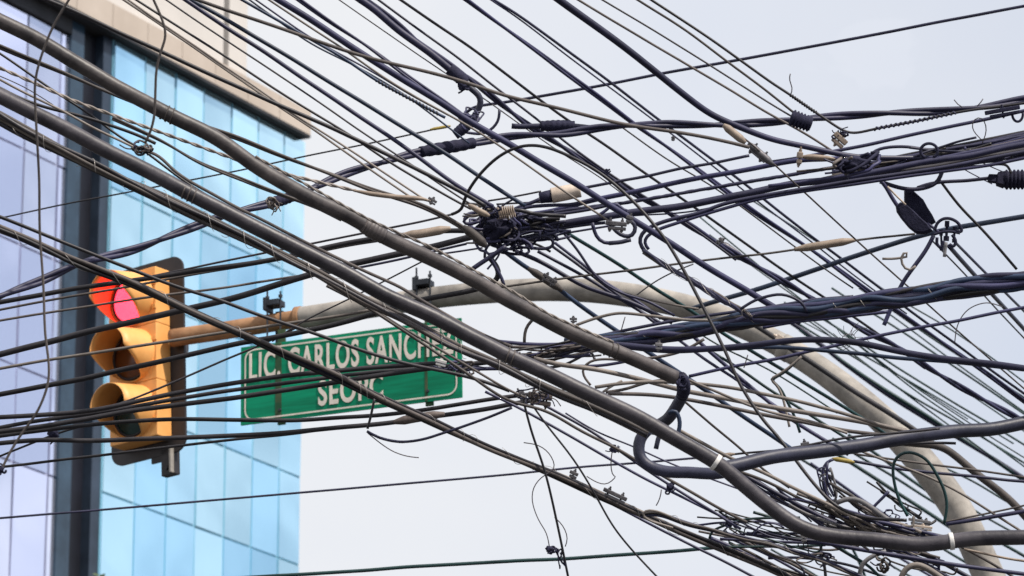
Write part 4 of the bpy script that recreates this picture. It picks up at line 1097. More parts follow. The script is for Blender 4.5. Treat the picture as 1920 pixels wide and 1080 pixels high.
loop_wire|navy|6|16.4|1122,403 1135,395 1148,383 1158,380 1163,390 1175,395|small curled cable end above the grey clamp block|L|sm=1
cut_stub|navy|8.5|16.2|886,504 915,482 950,462|thick cut stub poking out below the clump|L|
strain_tail|navy|6|16.2|918,478 930,505 941,522 945,535|curved tail under the clump next to the mast|L|sm=2
loop_wire|navy|6|16.3|912,392 893,397 878,405 868,415 880,420 900,414|small black loop beside the central clump|L|sm=1
tie_wire|tan|4.5|16.2|873,381 895,383 915,392 928,402|pale wire gripping the neck of the clump|L|sm=1
tail_wire|navy|5|17.2|937,205 936,222 925,240 905,252 885,250 865,245|thin curved jumper linking hook and twisted pair|L|sm=2
drop_wire|black|4.5|14.9|702,748 697,775 690,805|short black wire dropping from the lashed bundle under the sign|L|
drop_wire|tape|5|15|688,809 705,819 735,827 765,828 800,822 830,812 850,806 910,785 960,764|coil wrapped wire sagging below the sign to the brown clamp|L|sm=3
hair_wire|hair|2|15|690,812 715,832 740,848 765,856 785,858|frayed hair thin end below the sagging wire|L|sm=2
hair_wire|hair|1.6|15.5|982,830 1010,835 1030,850 1040,878 1015,895 1000,915 998,940 1010,975 1025,1000 1030,1025|loose fine thread looping to the hanging black knot|L|sm=2
hair_wire|hair|1.6|15.5|1100,893 1120,905 1140,908 1158,890 1150,897 1145,870 1148,845|loose fine thread beneath the star shaped knot|L|sm=2
hair_wire|hair|1.6|15.5|1240,918 1238,935 1230,948|loose fine thread beneath the round knot|L|sm=2
hair_wire|hair|1.6|15.5|1040,970 1055,985 1065,1010 1060,1025|loose fine thread beside the long drop wire|L|sm=2
hair_wire|hair|1.8|16|1395,690 1402,665|short thread standing on the humped cable|L|
hair_wire|hair|1.8|16|1164,622 1172,594|short thread standing on the great bundle|L|
thread_wire|hair|2|16.8|1482,178 1486,165 1480,150 1482,138|curly fine wire end standing above the spiral grip|L|sm=1
thread_wire|hair|2|17|1804,201 1795,196 1789,187|short fine wire end standing on the upper pair, leaning back|L|sm=1
thread_wire|hair|2|17|1832,199 1840,192 1843,185|short fine wire end standing on the upper pair, leaning forward|L|sm=1
thread_wire|hair|1.5|17|1840,262 1822,240 1826,222 1842,220 1850,245 1842,268|thin thread loop above the skein|L|sm=2
thread_wire|hair|1.4|16.5|1790,645 1795,610 1815,580 1850,567 1880,575|pale thread arc in the open sky below the great bundle|L|sm=2
jumper_wire|tan|4.5|16.8|1503,668 1480,688 1457,704 1444,711 1456,722 1467,744 1474,772 1480,800|pale jumper wire hooked in front of the mast curve|L|sm=1
jumper_wire|teal|5|16.9|1492,680 1468,700 1447,712 1462,727 1477,755 1490,782 1500,812|green jumper wire twisted behind the pale one in front of the mast curve|L|sm=1
cable|navy|7|16.85|1650,338 1662,352 1672,370 1686,391|cable running from the skein into the lower splice box|D|sm=2
cable|cream|3.5|16.8|1664,350 1676,362 1690,376 1698,384|frayed cream lead running down beside the splice boxes|D|sm=1
cable|navy|5.5|16.9|1738,418 1752,428 1764,438|short lead joining the splice boxes to the ring clamp|D|
cable|navy|11|16.7|1590,331 1700,311 1800,294 1920,271|wide navy strand low in the skein above the splice boxes|B|
cable|navy|10|17.1|1640,323 1750,303 1840,280 1920,259|wide navy strand high in the skein near the dark ring|B|
cable|black|10|16.75|1690,320 1800,302 1920,281|wide black strand at the lower edge of the skein|B|
cable|navy|9|17.2|1690,302 1800,278 1920,252|navy strand tucked beneath the crown of the skein|B|
cable|black|4.5|14.8|1385,866 1450,846 1520,835 1560,825 1620,817 1700,811 1762,803|thin black cable strapped along the top of the thick trunk cable|R|
cable|black|5|15.3|1640,842 1700,832 1745,829 1792,831|cut black cable end sticking out beneath the thick trunk cable|R|
ring_loop|blue|7.5|14.8|1252,775 1262,769 1272,777 1276,792 1273,808 1266,822|small blue hook beside the taped elbow hose|L|sm=1
cut_stub|hose|8.5|14.3|1242,806 1234,824 1229,842|short cut stub poking out under the slate conduit by the hose loop|L|
ring_loop|tan|4|15.3|1258,970 1232,959 1210,957 1203,963 1214,974 1240,983 1262,990|pale slim loop lying on the lashed bundle right of the long clamp|L|sm=1
loop_wire|teal|4.5|16.2|1500,970 1440,972 1390,974 1360,984 1334,996 1330,1010|green looped wire left of the conduit bend|L|sm=2
loop_wire|navy|3|16.2|1412,1004 1420,990 1435,981 1455,982 1470,990|small arched wire just under the conduit bend|L|sm=1
loop_wire|navy|3|16.2|1352,1000 1380,978 1410,990 1438,1004 1470,1012|kinked thin wire left of the conduit bend|L|sm=1
thin_wire|navy|3|16.9|1100,418 1180,405 1290,398 1400,372|thin wire slipped between the thickest cable and the hairpin bend|R|
thin_wire|black|3|17.6|1165,238 1260,305 1340,352 1440,425 1540,500 1600,540|fine black wire shadowing the twin navy cable|D|
thin_wire|black|2.6|17.8|1185,560 1240,520 1300,495|fine stray wire crossing near the string tied bundle|D|
far_wire|teal|3|24|1310,405 1400,480 1500,560 1600,640 1720,735 1830,810 1920,874|fine green wire far beyond the threaded tail|F|
far_wire|teal|2.6|24|1330,440 1440,520 1540,592 1680,700 1800,782 1920,858|faint green wire far beyond the mast joint|F|
far_wire|teal|3|24|1395,366 1480,420 1560,472 1660,545 1790,622 1920,716|fine far wire between the ring clamp and the great bundle|F|
cream_hook|tan|4.5|16.7|1654,485 1672,485 1690,483 1700,481 1700,474 1694,475 1689,484 1691,495 1697,503 1706,506 1718,499|cream wire hook clipped to the hanging navy tail|L|sm=0
cut_stub|grey|6|16.6|1774,454 1773,468 1771,481|pale cut stub hanging under the ring clamp|L|
whip_tail|navy|5.5|16.3|1608,980 1625,966 1640,948 1655,934 1667,921|black cut whip end standing up out of the lower tangle|L|sm=2
hanging_tail|black|5.5|16.5|1542,962 1535,985 1540,1008 1538,1035 1546,1062 1548,1082|black wire weaving down from the tangle to the bottom edge|L|sm=2
mast_wire|tan|4.5|16.6|1600,840 1670,868 1740,893 1800,924 1860,962 1920,1000|pale tan wire crossing the front of the lower mast|D|
mast_wire|dusty|5|16.9|1800,1024 1860,1056 1905,1085|dull wire under the conduit crossing the mast foot|D|
mast_wire|sleeve|4.5|16.8|1808,1030 1840,1036 1870,1046 1920,1052|yellowed wire under the conduit crossing the mast foot|D|
far_wire|teal|4|25|1640,1042 1690,1072 1720,1088|far green wire under the conduit near the bent grey tube|F|
far_wire|teal|5|25|1595,1020 1615,1062 1622,1085|far green wire dropping steeply under the conduit|F|
far_wire|teal|5|25|1770,1030 1830,1066 1870,1088|far green wire under the conduit at the mast foot|F|
far_wire|teal|6|25|1880,1020 1920,1042|far green wire in the bottom corner under the conduit|F|
far_wire|teal|4|25|1445,1030 1520,1072 1545,1088|far green wire under the short cables at the bottom edge|F|
far_wire|navy|5|25|1660,1030 1720,1066 1760,1088|far navy wire behind the bent tan tube|F|
thick_cable|navy|9|17|1690,1040 1740,1062 1790,1090|stout navy cable behind the bent tan tube at the bottom edge|W|
thick_cable|navy|8|17|1720,1030 1770,1056 1830,1090|stout navy cable right of the bent tan tube|W|
cable|navy|5|17|1440,1046 1500,1046 1550,1052 1600,1062 1650,1078|thin cable below the conduit linking two small knots|W|sm=6
'''
GR = {'D': G_DOWN, 'R': G_RISE, 'F': G_FAR, 'B': G_BAND, 'W': G_LOW, 'L': G_LOOP}
BY = {}
for line in TABLE.strip().splitlines():
    f = line.split('|')
    name, mat, w, dep, pts, label, g = f[:7]
    kw = {}
    for op in ','.join(f[7:]).split(','):
        op = op.strip()
        if op.startswith('tw='): kw['tw'] = int(op[3:])
        elif op.startswith('sm='): kw['sm'] = int(op[3:])
        elif op.startswith('w2='): kw['w2'] = float(op[3:])
        elif op == 'rough': kw['rough'] = 0.35
    cat = 'pipe' if name == 'stiff_pipe' else 'conduit' if 'conduit' in name else 'hose' if 'hose' in name else 'wire' if 'wire' in name else 'cable'
    o = wire(name, mat, float(w), dep, pts, label, cat, GR[g], **kw)
    BY.setdefault(label, o)


def W_(start):
    for k, o in BY.items():
        if k.startswith(start): return o
    raise KeyError(start)


# ------------------------------------------------------------------ lashed bundles
bundle('cable_bundle', ['dusty', 'black', 'dusty', 'tan', 'black', 'dusty', 'navy'], 8, 27, 8.5, '14.5-14.3',
       '0,222 57,252 125,288 200,325 300,368 400,420 480,457 580,505 640,540 680,565 730,587 792,617 855,652 917,676 960,697 1035,733 1110,762 1185,798 1215,814',
       'lashed brown bundle of wires running close below the slate conduit', twist=2.2, lash=16, group='lashed cable bundles', w2=14)
bundle('cable_bundle', ['black', 'dusty', 'black', 'navy', 'tan'], 6, 20, 8, '14.9-15.4-16.4',
       '0,430 60,455 125,486 250,532 350,580 475,636 555,673 630,705 705,745 805,787 905,834 960,856 1017,879 1072,903 1122,928 1185,958 1260,991 1335,1020 1435,1060 1500,1092',
       'lashed black bundle crossing the red lamp and the sign down to the bottom edge', twist=2.5, lash=18, group='lashed cable bundles', w2=17)
bundle('cable_bundle', ['navy', 'navy', 'black', 'navy', 'blue'], 20, 31, 11, '16.2-15.9',
       '1060,645 1110,644 1172,638 1260,625 1385,602 1440,592 1560,577 1700,557 1800,542 1920,524',
       'great lashed bundle of navy cables growing thicker to the right edge', twist=3.0, lash=5, group='lashed cable bundles', w2=45, sm=10)
bundle('cable_bundle', ['navy', 'navy', 'dusty', 'navy'], 4, 14, 6, '16.3-16',
       '1207,470 1235,490 1272,511 1310,533 1345,556 1380,577 1410,596',
       'string tied bundle leading down from the hairpin bend', twist=3, lash=7, group='lashed cable bundles', sm=4)
bundle('cable_bundle', ['navy', 'dusty', 'navy', 'black'], 4, 12, 5.5, '15.9',
       '1200,966 1230,962 1300,985 1380,1005 1460,1025 1540,1050 1600,1075',
       'short loose bundle sharing the bottom edge with the lashed one', twist=2, lash=3, group='lashed cable bundles', sm=6)

# ------------------------------------------------------------------ fittings on the cables
# white ties on the slate conduit, bands and wire wraps
c2 = W_('thick slate conduit'); c1 = W_('thick dusty grey conduit')
r2 = 14.5 * 13.7 * PX; r1 = 14.5 * 14.2 * PX
for (x, y) in ((1347, 868), (1787, 1014)):
    i = nearest(o_path[c2], x, y)
    sub = resample(o_path[c2][i - 1:i + 1], .004)
    V, F = tube_geo(sub, r2 * 1.14, 20)
    t0 = mesh_obj('cable_tie', V, F, M['white'], c2)
for (x, y, o, r) in ((320, 214, c1, r1), (360, 365, c2, r2), (692, 430, c1, r1), (1150, 655, c1, r1), (960, 671, c2, r2)):
    i = nearest(o_path[o], x, y)
    coil(o, o_path[o], i - 2, i + 2, r * 1.06, 0.0022, 2.3, 'dusty', 'tie_wire')
band(c1, 700, 433, 3, r1 * 1.16, 'conduit', 'conduit_joint')
band(W_('black taped elbow'), 1282, 716, 3, 13 * 15 * PX, 'tape')
band(W_('heavy navy cable ending'), 866, 150, 4, 12 * 17 * PX, 'tape')
band(W_('black curved tail'), 858, 248, 4, 11 * 17 * PX, 'tape')
band(W_('long twisted pair'), 840, 268, 6, 12 * 17 * PX, 'tape')
band(W_('long twisted pair'), 530, 378, 3, 11 * 16.5 * PX, 'tape')
band(W_('short cable stub'), 1047, 237, 4, 11 * 17.3 * PX, 'tape')
hp = W_('long twisted pair')
i = nearest(o_path[hp], 508, 382)
coil(hp, o_path[hp], i - 2, i + 2, 9 * 16.4 * PX, .0025, 4, 'tan', 'tie_wire')
# spiral grip on the dead end
de = W_('black dead end wire')
i, j = nearest(o_path[de], 1484, 180), nearest(o_path[de], 1535, 215)
coil(de, o_path[de], i, j, 2.3 * 17.2 * PX, .0035, 11, 'black', 'spiral_grip')
i, j = nearest(o_path[de], 1640, 241), nearest(o_path[de], 1800, 210)
coil(de, o_path[de], i, j, 2.5 * 17.2 * PX, .004, 17, 'navy', 'spiral_grip')
rw = W_('blue black wire wound')
i, j = nearest(o_path[rw], 708, 152), nearest(o_path[rw], 832, 217)
coil(rw, o_path[rw], i, j, 2.3 * 16.5 * PX, .0038, 18, 'black', 'ragged_wrap')
sw_ = W_('coil wrapped wire')
i, j = nearest(o_path[sw_], 692, 812), nearest(o_path[sw_], 762, 828)
coil(sw_, o_path[sw_], i, j, 2.3 * 15 * PX, .002, 22, 'black', 'spiral_grip')
w3 = W_('tan twisted cable')


def taper(name, mat, pts, w, depth, label, cat='sleeve', prof=None, parent=None, seg=14):
    path = px_path(parse(pts), depth, 0, step=3, ext=0)
    d0 = float(str(depth).split('-')[0])
    r = w * .5 * d0 * PX
    prof = prof or (lambda t: r * min(1, .45 + 2.6 * min(t, 1 - t)))
    V, F = tube_geo(path, (lambda t: prof(t)) if parent is not None or prof else prof, seg)
    o = mesh_obj(name, V, F, M[mat], parent)
    if parent is None: tag(o, label, cat)
    o_path[o] = path
    return o


def child_taper(parent_label, name, mat, pts, w, depth):
    d0 = float(str(depth).split('-')[0]); r = w * .5 * d0 * PX
    taper(name, mat, pts, w, depth, None, parent=W_(parent_label), prof=lambda t: r * min(1, .45 + 2.6 * min(t, 1 - t)))


child_taper('stout wire over the red lamp', 'brown_sleeve', 'sleeve', '752,442 790,438 845,428', 17, 16)
child_taper('thin level wire', 'spindle_joint', 'sleeve', '1489,468 1545,459 1604,450', 15, 17.2)
child_taper('stout cable from the central', 'brown_sleeve', 'sleeve', '1503,294 1530,295 1566,299', 11, 16.8)
child_taper('long straight thin wire', 'brown_cone', 'sleeve', '1356,234 1376,250 1398,268', 15, 16.1)
child_taper('cable below the sign carrying', 'moulded_sleeve', 'brownclamp', '737,792 785,783 834,776', 17, 16.2)
child_taper('short wire with a small', 'spindle_joint', 'sleeve', '1335,857 1355,854 1378,851', 8, 16.4)
child_taper('navy wire leaving the yellow', 'yellow_sleeve', 'yellow', '1560,860 1580,863 1602,867', 9, 16.6)
child_taper('thin dark wire rising', 'yellow_sleeve', 'yellow', '806,243 823,240 845,236', 6, 18.8)
child_taper('tan twisted cable', 'wrapped_end', 'sleeve', '662,357 700,364 742,369 792,373 808,378', 9, 15.3)
child_taper('black cable following', 'brown_sleeve', 'sleeve', '878,384 900,396 918,405', 11, 15.4)
child_taper('twin brown cable passing', 'brown_sleeve', 'dusty', '868,425 890,442 912,462', 18, 15.5)
child_taper('blue green cable from', 'dusty_sleeve', 'dusty', '990,503 1020,522 1055,545', 15, 17.3)
child_taper('long straight thin wire', 'grey_coupling', 'iron', '1403,268 1424,287 1450,309', 14, 16.4)
child_taper('long heavy twisted', 'dusty_sleeve', 'iron', '1350,455 1370,470 1392,486', 17, 18)


# ---- the cream cylinder with its black cap
def cyl_fit(name, label, cat, p0, p1, d, prof, mat, parts=()):
    a, b = at(*p0, d), at(*p1, d)
    root = mesh_obj(name, *lathe(a, b, prof, 22), M[mat])
    tag(root, label, cat)
    for (n, t0, t1, pr, mt) in parts:
        mesh_obj(n, *lathe(a.lerp(b, t0), a.lerp(b, t1), pr, 22), M[mt], root)
    return root


def lathe(a, b, prof, seg):
    """prof: [(t along a-b, radius)]"""
    path = [a.lerp(b, t) for t, r in prof]
    d = (b - a).normalized()
    n = d.orthogonal().normalized(); m = d.cross(n)
    V, F = [], []
    for p, (t, r) in zip(path, prof):
        for k in range(seg):
            an = 2 * math.pi * k / seg
            V.append(p + n * math.cos(an) * r + m * math.sin(an) * r)
    for i in range(len(path) - 1):
        for k in range(seg):
            k2 = (k + 1) % seg
            F.append((i * seg + k, i * seg + k2, (i + 1) * seg + k2, (i + 1) * seg + k))
    F.append(tuple(range(seg))[::-1]); F.append(tuple((len(path) - 1) * seg + k for k in range(seg)))
    return V, F


def px_r(w, d): return w * .5 * d * PX


r = px_r(29, 16.8)
cyl_fit('splice_canister', 'cream plastic canister with a black cap among the cables', 'canister', (1034, 367), (1088, 356), 16.8,
        [(0, r * .95), (.04, r), (.5, r), (.9, r * .94), (.97, r * .97), (1, r * .9), (1.0, r * .55), (.94, r * .5)], 'cream',
        [('black_cap', -.42, .01, [(0, r * .55), (.05, r * .72), (.6, r * .78), (1, r * .80)], 'tape'),
         ('rim_screw', .82, .98, [(0, r * .2), (1, r * .2)], 'iron')])


def ribbed(name, label, p0, p1, d, w, n, mat, w_end=None):
    r = px_r(w, d); re_ = px_r(w_end or w, d)
    prof = [(0, r * .4), (0.02, r * .8)]
    for k in range(n):
        f = k / n; rr = r + (re_ - r) * f
        prof += [(.04 + .92 * f, rr * .80), (.04 + .92 * (f + .35 / n), rr), (.04 + .92 * (f + .65 / n), rr), (.04 + .92 * (f + .98 / n), rr * .80)]
    prof += [(.98, re_ * .8), (1, re_ * .4)]
    return cyl_fit(name, label, 'insulator', p0, p1, d, prof, mat)


ribbed('ribbed_insulator', 'ribbed black insulator barrel holding two thin wires below the spiral grip', (1482, 220), (1522, 234), 17.2, 33, 6, 'tape', 30)
ins = ribbed('ribbed_insulator', 'ribbed navy insulator sleeve cut off by the right edge', (1880, 337), (1975, 336), 17, 38, 12, 'tape')
a, b = at(1852, 334, 17), at(1884, 337, 17)
mesh_obj('square_neck', *lathe(a, b, [(0, px_r(10, 17)), (.05, px_r(18, 17)), (.5, px_r(20, 17)), (.55, px_r(30, 17)), (.98, px_r(38, 17)), (1, px_r(20, 17))], 4), M['tape'], ins, smooth=False)
# beige spring coil at the clump
path = px_path(parse('930,400 965,396'), 16.3, 0, step=4, ext=0)
spr = mesh_obj('spring_coil', *tube_geo(helix(path, px_r(22, 16.3), .0082, step=.0007), .0028, 6), M['sleeve'])
tag(spr, 'beige coiled spring on top of the central cable clump', 'spring')


def splice_box(pts, d, depth_m, label):
    """A flat taped splice enclosure: its own outline, 5 to 7 cm thick, edges rounded off."""
    P = parse(pts)
    cx, cy = sum(p[0] for p in P) / len(P), sum(p[1] for p in P) / len(P)
    bm = bmesh.new()
    c = at(cx, cy, d)
    rows = []
    for k, (off, sc_) in enumerate(((-.5, .80), (-.36, .95), (0, 1.0), (.36, .95), (.5, .80))):
        rows.append([bm.verts.new(at(cx + (x - cx) * sc_, cy + (y - cy) * sc_, d) + FWD * off * depth_m - c) for x, y in P])
    n = len(P)
    for r0, r1 in zip(rows, rows[1:]):
        for k in range(n): bm.faces.new((r0[k], r0[(k + 1) % n], r1[(k + 1) % n], r1[k]))
    bm.faces.new(rows[0]); bm.faces.new(rows[-1][::-1])
    o = bm_obj('splice_box', bm, M['tape'])
    o.location = c; WPOS[o] = c
    return tag(o, label, 'splice')


splice_box('1695,358 1702,354 1711,356 1721,365 1731,374 1739,389 1748,403 1755,417 1744,424 1730,417 1716,404 1703,392 1695,380', 16.95, .06, 'taped splice box nearest the drip loop, upper of the two')
splice_box('1679,386 1688,379 1698,381 1712,394 1727,409 1741,421 1750,434 1736,440 1718,439 1704,428 1689,410 1681,398', 16.85, .06, 'taped splice box over the ring clamp, lower of the two')


# ---- clamps: block, bolts and nuts
def clamp(px, py, d, L, W_px, ang, label, mat='iron', name='bolt_clamp', bolts=2):
    root_p = at(px, py, d)
    s = d * PX
    root = empty(name, root_p, (0, 0, 0))
    tag(root, label, 'clamp')
    c, sn = math.cos(R(ang)), math.sin(R(ang))
    X = RIGHT * c - UP * sn; Z = RIGHT * sn + UP * c
    mt = Matrix((X, FWD, Z)).transposed().to_4x4()
    bm = bmesh.new()
    bm_box(bm, (0, 0, W_px * .22 * s), (L * s, W_px * s * .8, W_px * .5 * s), mt, bevel=W_px * .1 * s)
    bm_box(bm, (L * .05 * s, 0, -W_px * .3 * s), (L * .86 * s, W_px * s * .7, W_px * .38 * s), mt, bevel=W_px * .1 * s)
    bm_obj('clamp_body', bm, M[mat], root)
    for k in range(bolts):
        x = (-.28 + .56 * k / max(1, bolts - 1)) * L * s if bolts > 1 else 0
        bm = bmesh.new()
        bm_cyl(bm, mt @ Vector((x, 0, -W_px * .75 * s)), mt @ Vector((x, 0, W_px * .9 * s)), 1.9 * s, seg=8)
        bm_cyl(bm, mt @ Vector((x, 0, W_px * .46 * s)), mt @ Vector((x, 0, W_px * .66 * s)), 3.6 * s, seg=6)
        bm_cyl(bm, mt @ Vector((x, 0, -W_px * .62 * s)), mt @ Vector((x, 0, -W_px * .46 * s)), 3.6 * s, seg=6)
        bm_obj('bolt', bm, M[mat], root)
    return root


clamp(1155, 423, 16.2, 40, 17, 5, 'grey cast clamp block hanging from the thickest straight cable')
clamp(1180, 411, 16.1, 14, 14, 20, 'small round clamp head beside the grey cast block', bolts=1)
clamp(1421, 287, 16.5, 44, 15, 40, 'grey diagonal coupling at the end of the brown swinging cable')
clamp(1499, 296, 16.6, 11, 24, 8, 'pale upright clamp at the start of the brown sleeve', mat='sleeve', bolts=1)
clamp(1573, 263, 17, 30, 20, 42, 'rusty brown cone clamp below the dead end wire', mat='sleeve', bolts=1)
clamp(1012, 748, 15.2, 46, 24, 8, 'brown grooved clamp gathering wires beside the slate conduit', mat='brownclamp')
clamp(978, 742, 15.3, 16, 18, -30, 'small dark clamp touching the brown grooved one', bolts=1)
clamp(1075, 890, 15.6, 17, 13, 25, 'small bolt clamp on top of the lashed bundle, upper', bolts=1)
clamp(1152, 930, 15.6, 48, 15, 25, 'long grey bolt clamp on the lashed bundle, below the small one')
clamp(1075, 600, 15.7, 14, 9, 0, 'tiny dark clamp above the dusty conduit', bolts=1)
clamp(1030, 524, 17, 30, 12, 32, 'grey clip on the blue green cable above the mast', bolts=2)
clamp(1262, 260, 17, 8, 6, 10, 'tiny clip on the twisted pair under the navy cables', bolts=1)
clamp(1350, 452, 17.8, 12, 12, 60, 'small green grey lump sitting on the heavy twisted cable', bolts=1)
clamp(1510, 836, 14.9, 16, 15, -12, 'small wired clamp on top of the thick trunk cable', bolts=1)
clamp(1235, 649, 15.6, 14, 13, 5, 'pale square tag clip under the great bundle', mat='grey', bolts=1)
clamp(1507, 1009, 16.2, 12, 12, 5, 'grey square clip beneath the conduit bend', mat='grey', bolts=1)
clamp(1724, 979, 16.2, 42, 11, 9, 'striped flat connector lying at the foot of the ring loop', mat='grey')
clamp(1730, 990, 16.1, 36, 10, 6, 'pale short sleeve just under the striped flat connector', mat='cream', bolts=1)
clamp(1880, 210, 17, 66, 16, -10, 'dark engraved sleeve on the upper pair at the right edge', mat='tape', bolts=1)
clamp(1139, 322, 17.2, 13, 7, -30, 'small bird shaped clip above the heavy twisted cable', mat='tape', bolts=1)
clamp(826, 680, 16, 22, 12, 15, 'white frayed clip where cables meet on the sign corner', mat='white', bolts=1)
clamp(1462, 634, 21.5, 12, 15, -60, 'cream bracket bolted on the mast above the humped cable', mat='cream', bolts=1)
clamp(810, 377, 15.2, 18, 10, 30, 'small dark end clip on the pale wrapped end', bolts=1)

# ring clamp by the splice boxes
rc = empty('ring_clamp', at(1772, 428, 16.8))
tag(rc, 'steel ring clamp with hanging bolts gripping the straight blue cable', 'clamp')
for pts in ('1752,432 1758,418 1770,410 1785,411 1798,420 1803,434 1792,433', '1750,440 1762,436 1780,434 1800,437', '1757,445 1757,458 1764,464 1770,452',
            '1785,440 1792,452 1788,462 1780,458'):
    p_ = px_path(parse(pts), 16.7, 1, step=3, ext=0)
    V, F = tube_geo(p_, px_r(6, 16.7), 8)
    mesh_obj('hook_rod', V, F, M['tape'], rc)
for (x0, y0, x1, y1, w) in ((1776, 414, 1774, 452, 9), (1764, 430, 1766, 470, 7), (1790, 425, 1789, 455, 7)):
    V, F = lathe(at(x0, y0, 16.75), at(x1, y1, 16.75), [(0, px_r(w, 16.7)), (.3, px_r(w, 16.7)), (.3, px_r(w * .6, 16.7)), (.75, px_r(w * .6, 16.7)), (.75, px_r(w * 1.2, 16.7)), (1, px_r(w * 1.2, 16.7))], 6)
    mesh_obj('hanging_bolt', V, F, M['tape'], rc, smooth=False)

# steel ring on the skein
path = [at(1742 + 16 * math.cos(R(a)), 283 - 14 * math.sin(R(a)), 16.7) for a in range(-60, 241, 15)]
sr = mesh_obj('steel_ring', *tube_geo(path, px_r(6, 16.7), 8), M['tape'])
tag(sr, 'dark double ring clip standing on top of the thick skein', 'clip')
path = [at(1908 + 10 * math.cos(R(a)), 214 + 14 * math.sin(R(a)), 17) for a in range(-10, 191, 15)]
tag(mesh_obj('steel_ring', *tube_geo(path, px_r(5, 17), 8), M['tape']), 'small dark half ring hanging at the right edge under the upper pair', 'clip')


# ---- knots: wire wound into a lump, one thing each
def knot(px, py, d, rx, ry, n, w, mats, label, name='wire_knot', tails=0, seed=1, core=None, lean=0.0):
    kr = random.Random(seed)
    root = empty(name, at(px, py, d))
    tag(root, label, 'wire knot', 'knots of wound wire')
    if core:
        bm = bmesh.new()
        bmesh.ops.create_icosphere(bm, subdivisions=3, radius=1)
        for v in bm.verts:
            k = 1 + .22 * math.sin(v.co.x * 5 + seed) * math.sin(v.co.z * 6) + .08 * kr.gauss(0, 1)
            q = RIGHT * (v.co.x * rx * .8 * k) + UP * (v.co.z * ry * .8 * k) + FWD * (v.co.y * min(rx, ry) * .8 * k)
            v.co = q * d * PX
        bm_obj('lump', bm, M[core], root, smooth=True)
    for j in range(n):
        cx, cy = kr.gauss(0, rx * .35), kr.gauss(0, ry * .35)
        a, b = kr.uniform(.35, .8) * rx, kr.uniform(.35, .8) * ry
        an0 = kr.random() * 6.28; sweep = kr.uniform(2.5, 6.5); tilt = kr.uniform(-.6, .6) + lean
        P = []
        for k in range(9):
            t = an0 + sweep * k / 8
            x, y = a * math.cos(t) + kr.gauss(0, a * .12), b * math.sin(t) + kr.gauss(0, b * .12)
            P.append((px + cx + x * math.cos(tilt) - y * math.sin(tilt), py + cy + x * math.sin(tilt) + y * math.cos(tilt), (d + math.sin(t * 1.3 + j) * rx * .5 * d * PX) * 40))
        q = catmull(P, max(2.0, rx * .12))
        V, F = tube_geo([at(p.x, p.y, p.z / 40) for p in q], px_r(w * kr.uniform(.75, 1.2), d), 7)
        mesh_obj('wound_wire', V, F, M[kr.choice(mats)], root)
    for j in range(tails):
        t = kr.random() * 6.28
        L = kr.uniform(.8, 1.7)
        P = [(px + rx * .3 * math.cos(t), py + ry * .3 * math.sin(t), d * 40), (px + rx * L * .8 * math.cos(t + .2), py + ry * L * .8 * math.sin(t + .2), d * 40),
             (px + rx * L * 1.3 * math.cos(t + .5), py + ry * L * 1.3 * math.sin(t + .5), d * 40)]
        q = catmull(P, 3)
        V, F = tube_geo([at(p.x, p.y, p.z / 40) for p in q], px_r(w * .7, d), 6)
        mesh_obj('wire_tail', V, F, M[kr.choice(mats)], root)
    return root


knot(262, 278, 15, 19, 12, 8, 4, ['black', 'navy', 'dusty'], 'small looped wire clump hanging in front of the blue glass', seed=2, tails=2)
knot(930, 428, 16.4, 40, 36, 18, 5.5, ['navy', 'tape', 'dusty', 'navy'], 'large central clump where the crossing cables are wound together', seed=3, tails=5, core='tape')
knot(960, 452, 16.5, 36, 20, 12, 5.5, ['navy', 'tape'], 'lower dark mass under the central clump by the flat loop', seed=5, tails=3)
knot(915, 395, 16.2, 26, 16, 8, 4.5, ['dusty', 'tape', 'tan'], 'wire binding on the neck of the central clump by the spring', seed=8, tails=2)
knot(985, 415, 16.6, 34, 12, 8, 5, ['navy', 'tape'], 'flattened winding between the spring and the cream canister', seed=9)
knot(508, 383, 16, 14, 12, 7, 3, ['dusty', 'tan'], 'loose tie wire round the twisted pair in front of the tower', seed=4, tails=3)
knot(878, 224, 16.4, 22, 14, 8, 4.5, ['navy', 'tape'], 'hooked winding on the thick navy cable below the taped splice', seed=6, tails=2, core='tape')
knot(870, 160, 16.9, 14, 12, 4, 5, ['tape'], 'ragged tape lump where the heavy cable ends', seed=61, core='tape', tails=1)
knot(1031, 1030, 15.4, 10, 8, 4, 3.5, ['tape'], 'small black knot hanging on threads by the drop wire', seed=7, core='tape', tails=1)
knot(1152, 843, 15.4, 9, 7, 4, 3, ['tape'], 'star shaped knot on the brown wire above the lashed bundle', seed=10, core='tape', tails=3)
knot(1257, 913, 15.5, 9, 8, 4, 3, ['tape'], 'round knot on the navy wire beneath the slate black hose loop', seed=11, core='tape', tails=2)
knot(1368, 981, 15.9, 8, 8, 4, 3.5, ['tape', 'navy'], 'dark knot where three wires meet under the conduit', seed=12, core='tape', tails=2)
knot(1280, 715, 14.8, 10, 12, 5, 4.5, ['tape'], 'tape knot on the end of the dusty conduit', seed=13, tails=2)
knot(1005, 740, 15.1, 30, 14, 6, 3, ['dusty', 'tape'], 'thin wire binding over the brown grooved clamp', seed=14, tails=4)
knot(860, 690, 16.1, 32, 12, 7, 4, ['tape', 'dusty', 'navy'], 'frayed winding at the sign corner where four cables join', seed=15, tails=5)
knot(2, 880, 12.9, 7, 8, 4, 4, ['tape'], 'small dark knot at the bottom of the slack vertical wire', seed=16, core='tape')
knot(1600, 306, 16.5, 42, 16, 8, 6, ['dusty', 'tape', 'navy'], 'brown winding where the diagonal wires join the skein', seed=17, tails=3, core='tape')
knot(1575, 252, 17, 16, 7, 5, 3, ['tape'], 'wire twist on top of the rusty brown cone clamp', seed=18, tails=3)
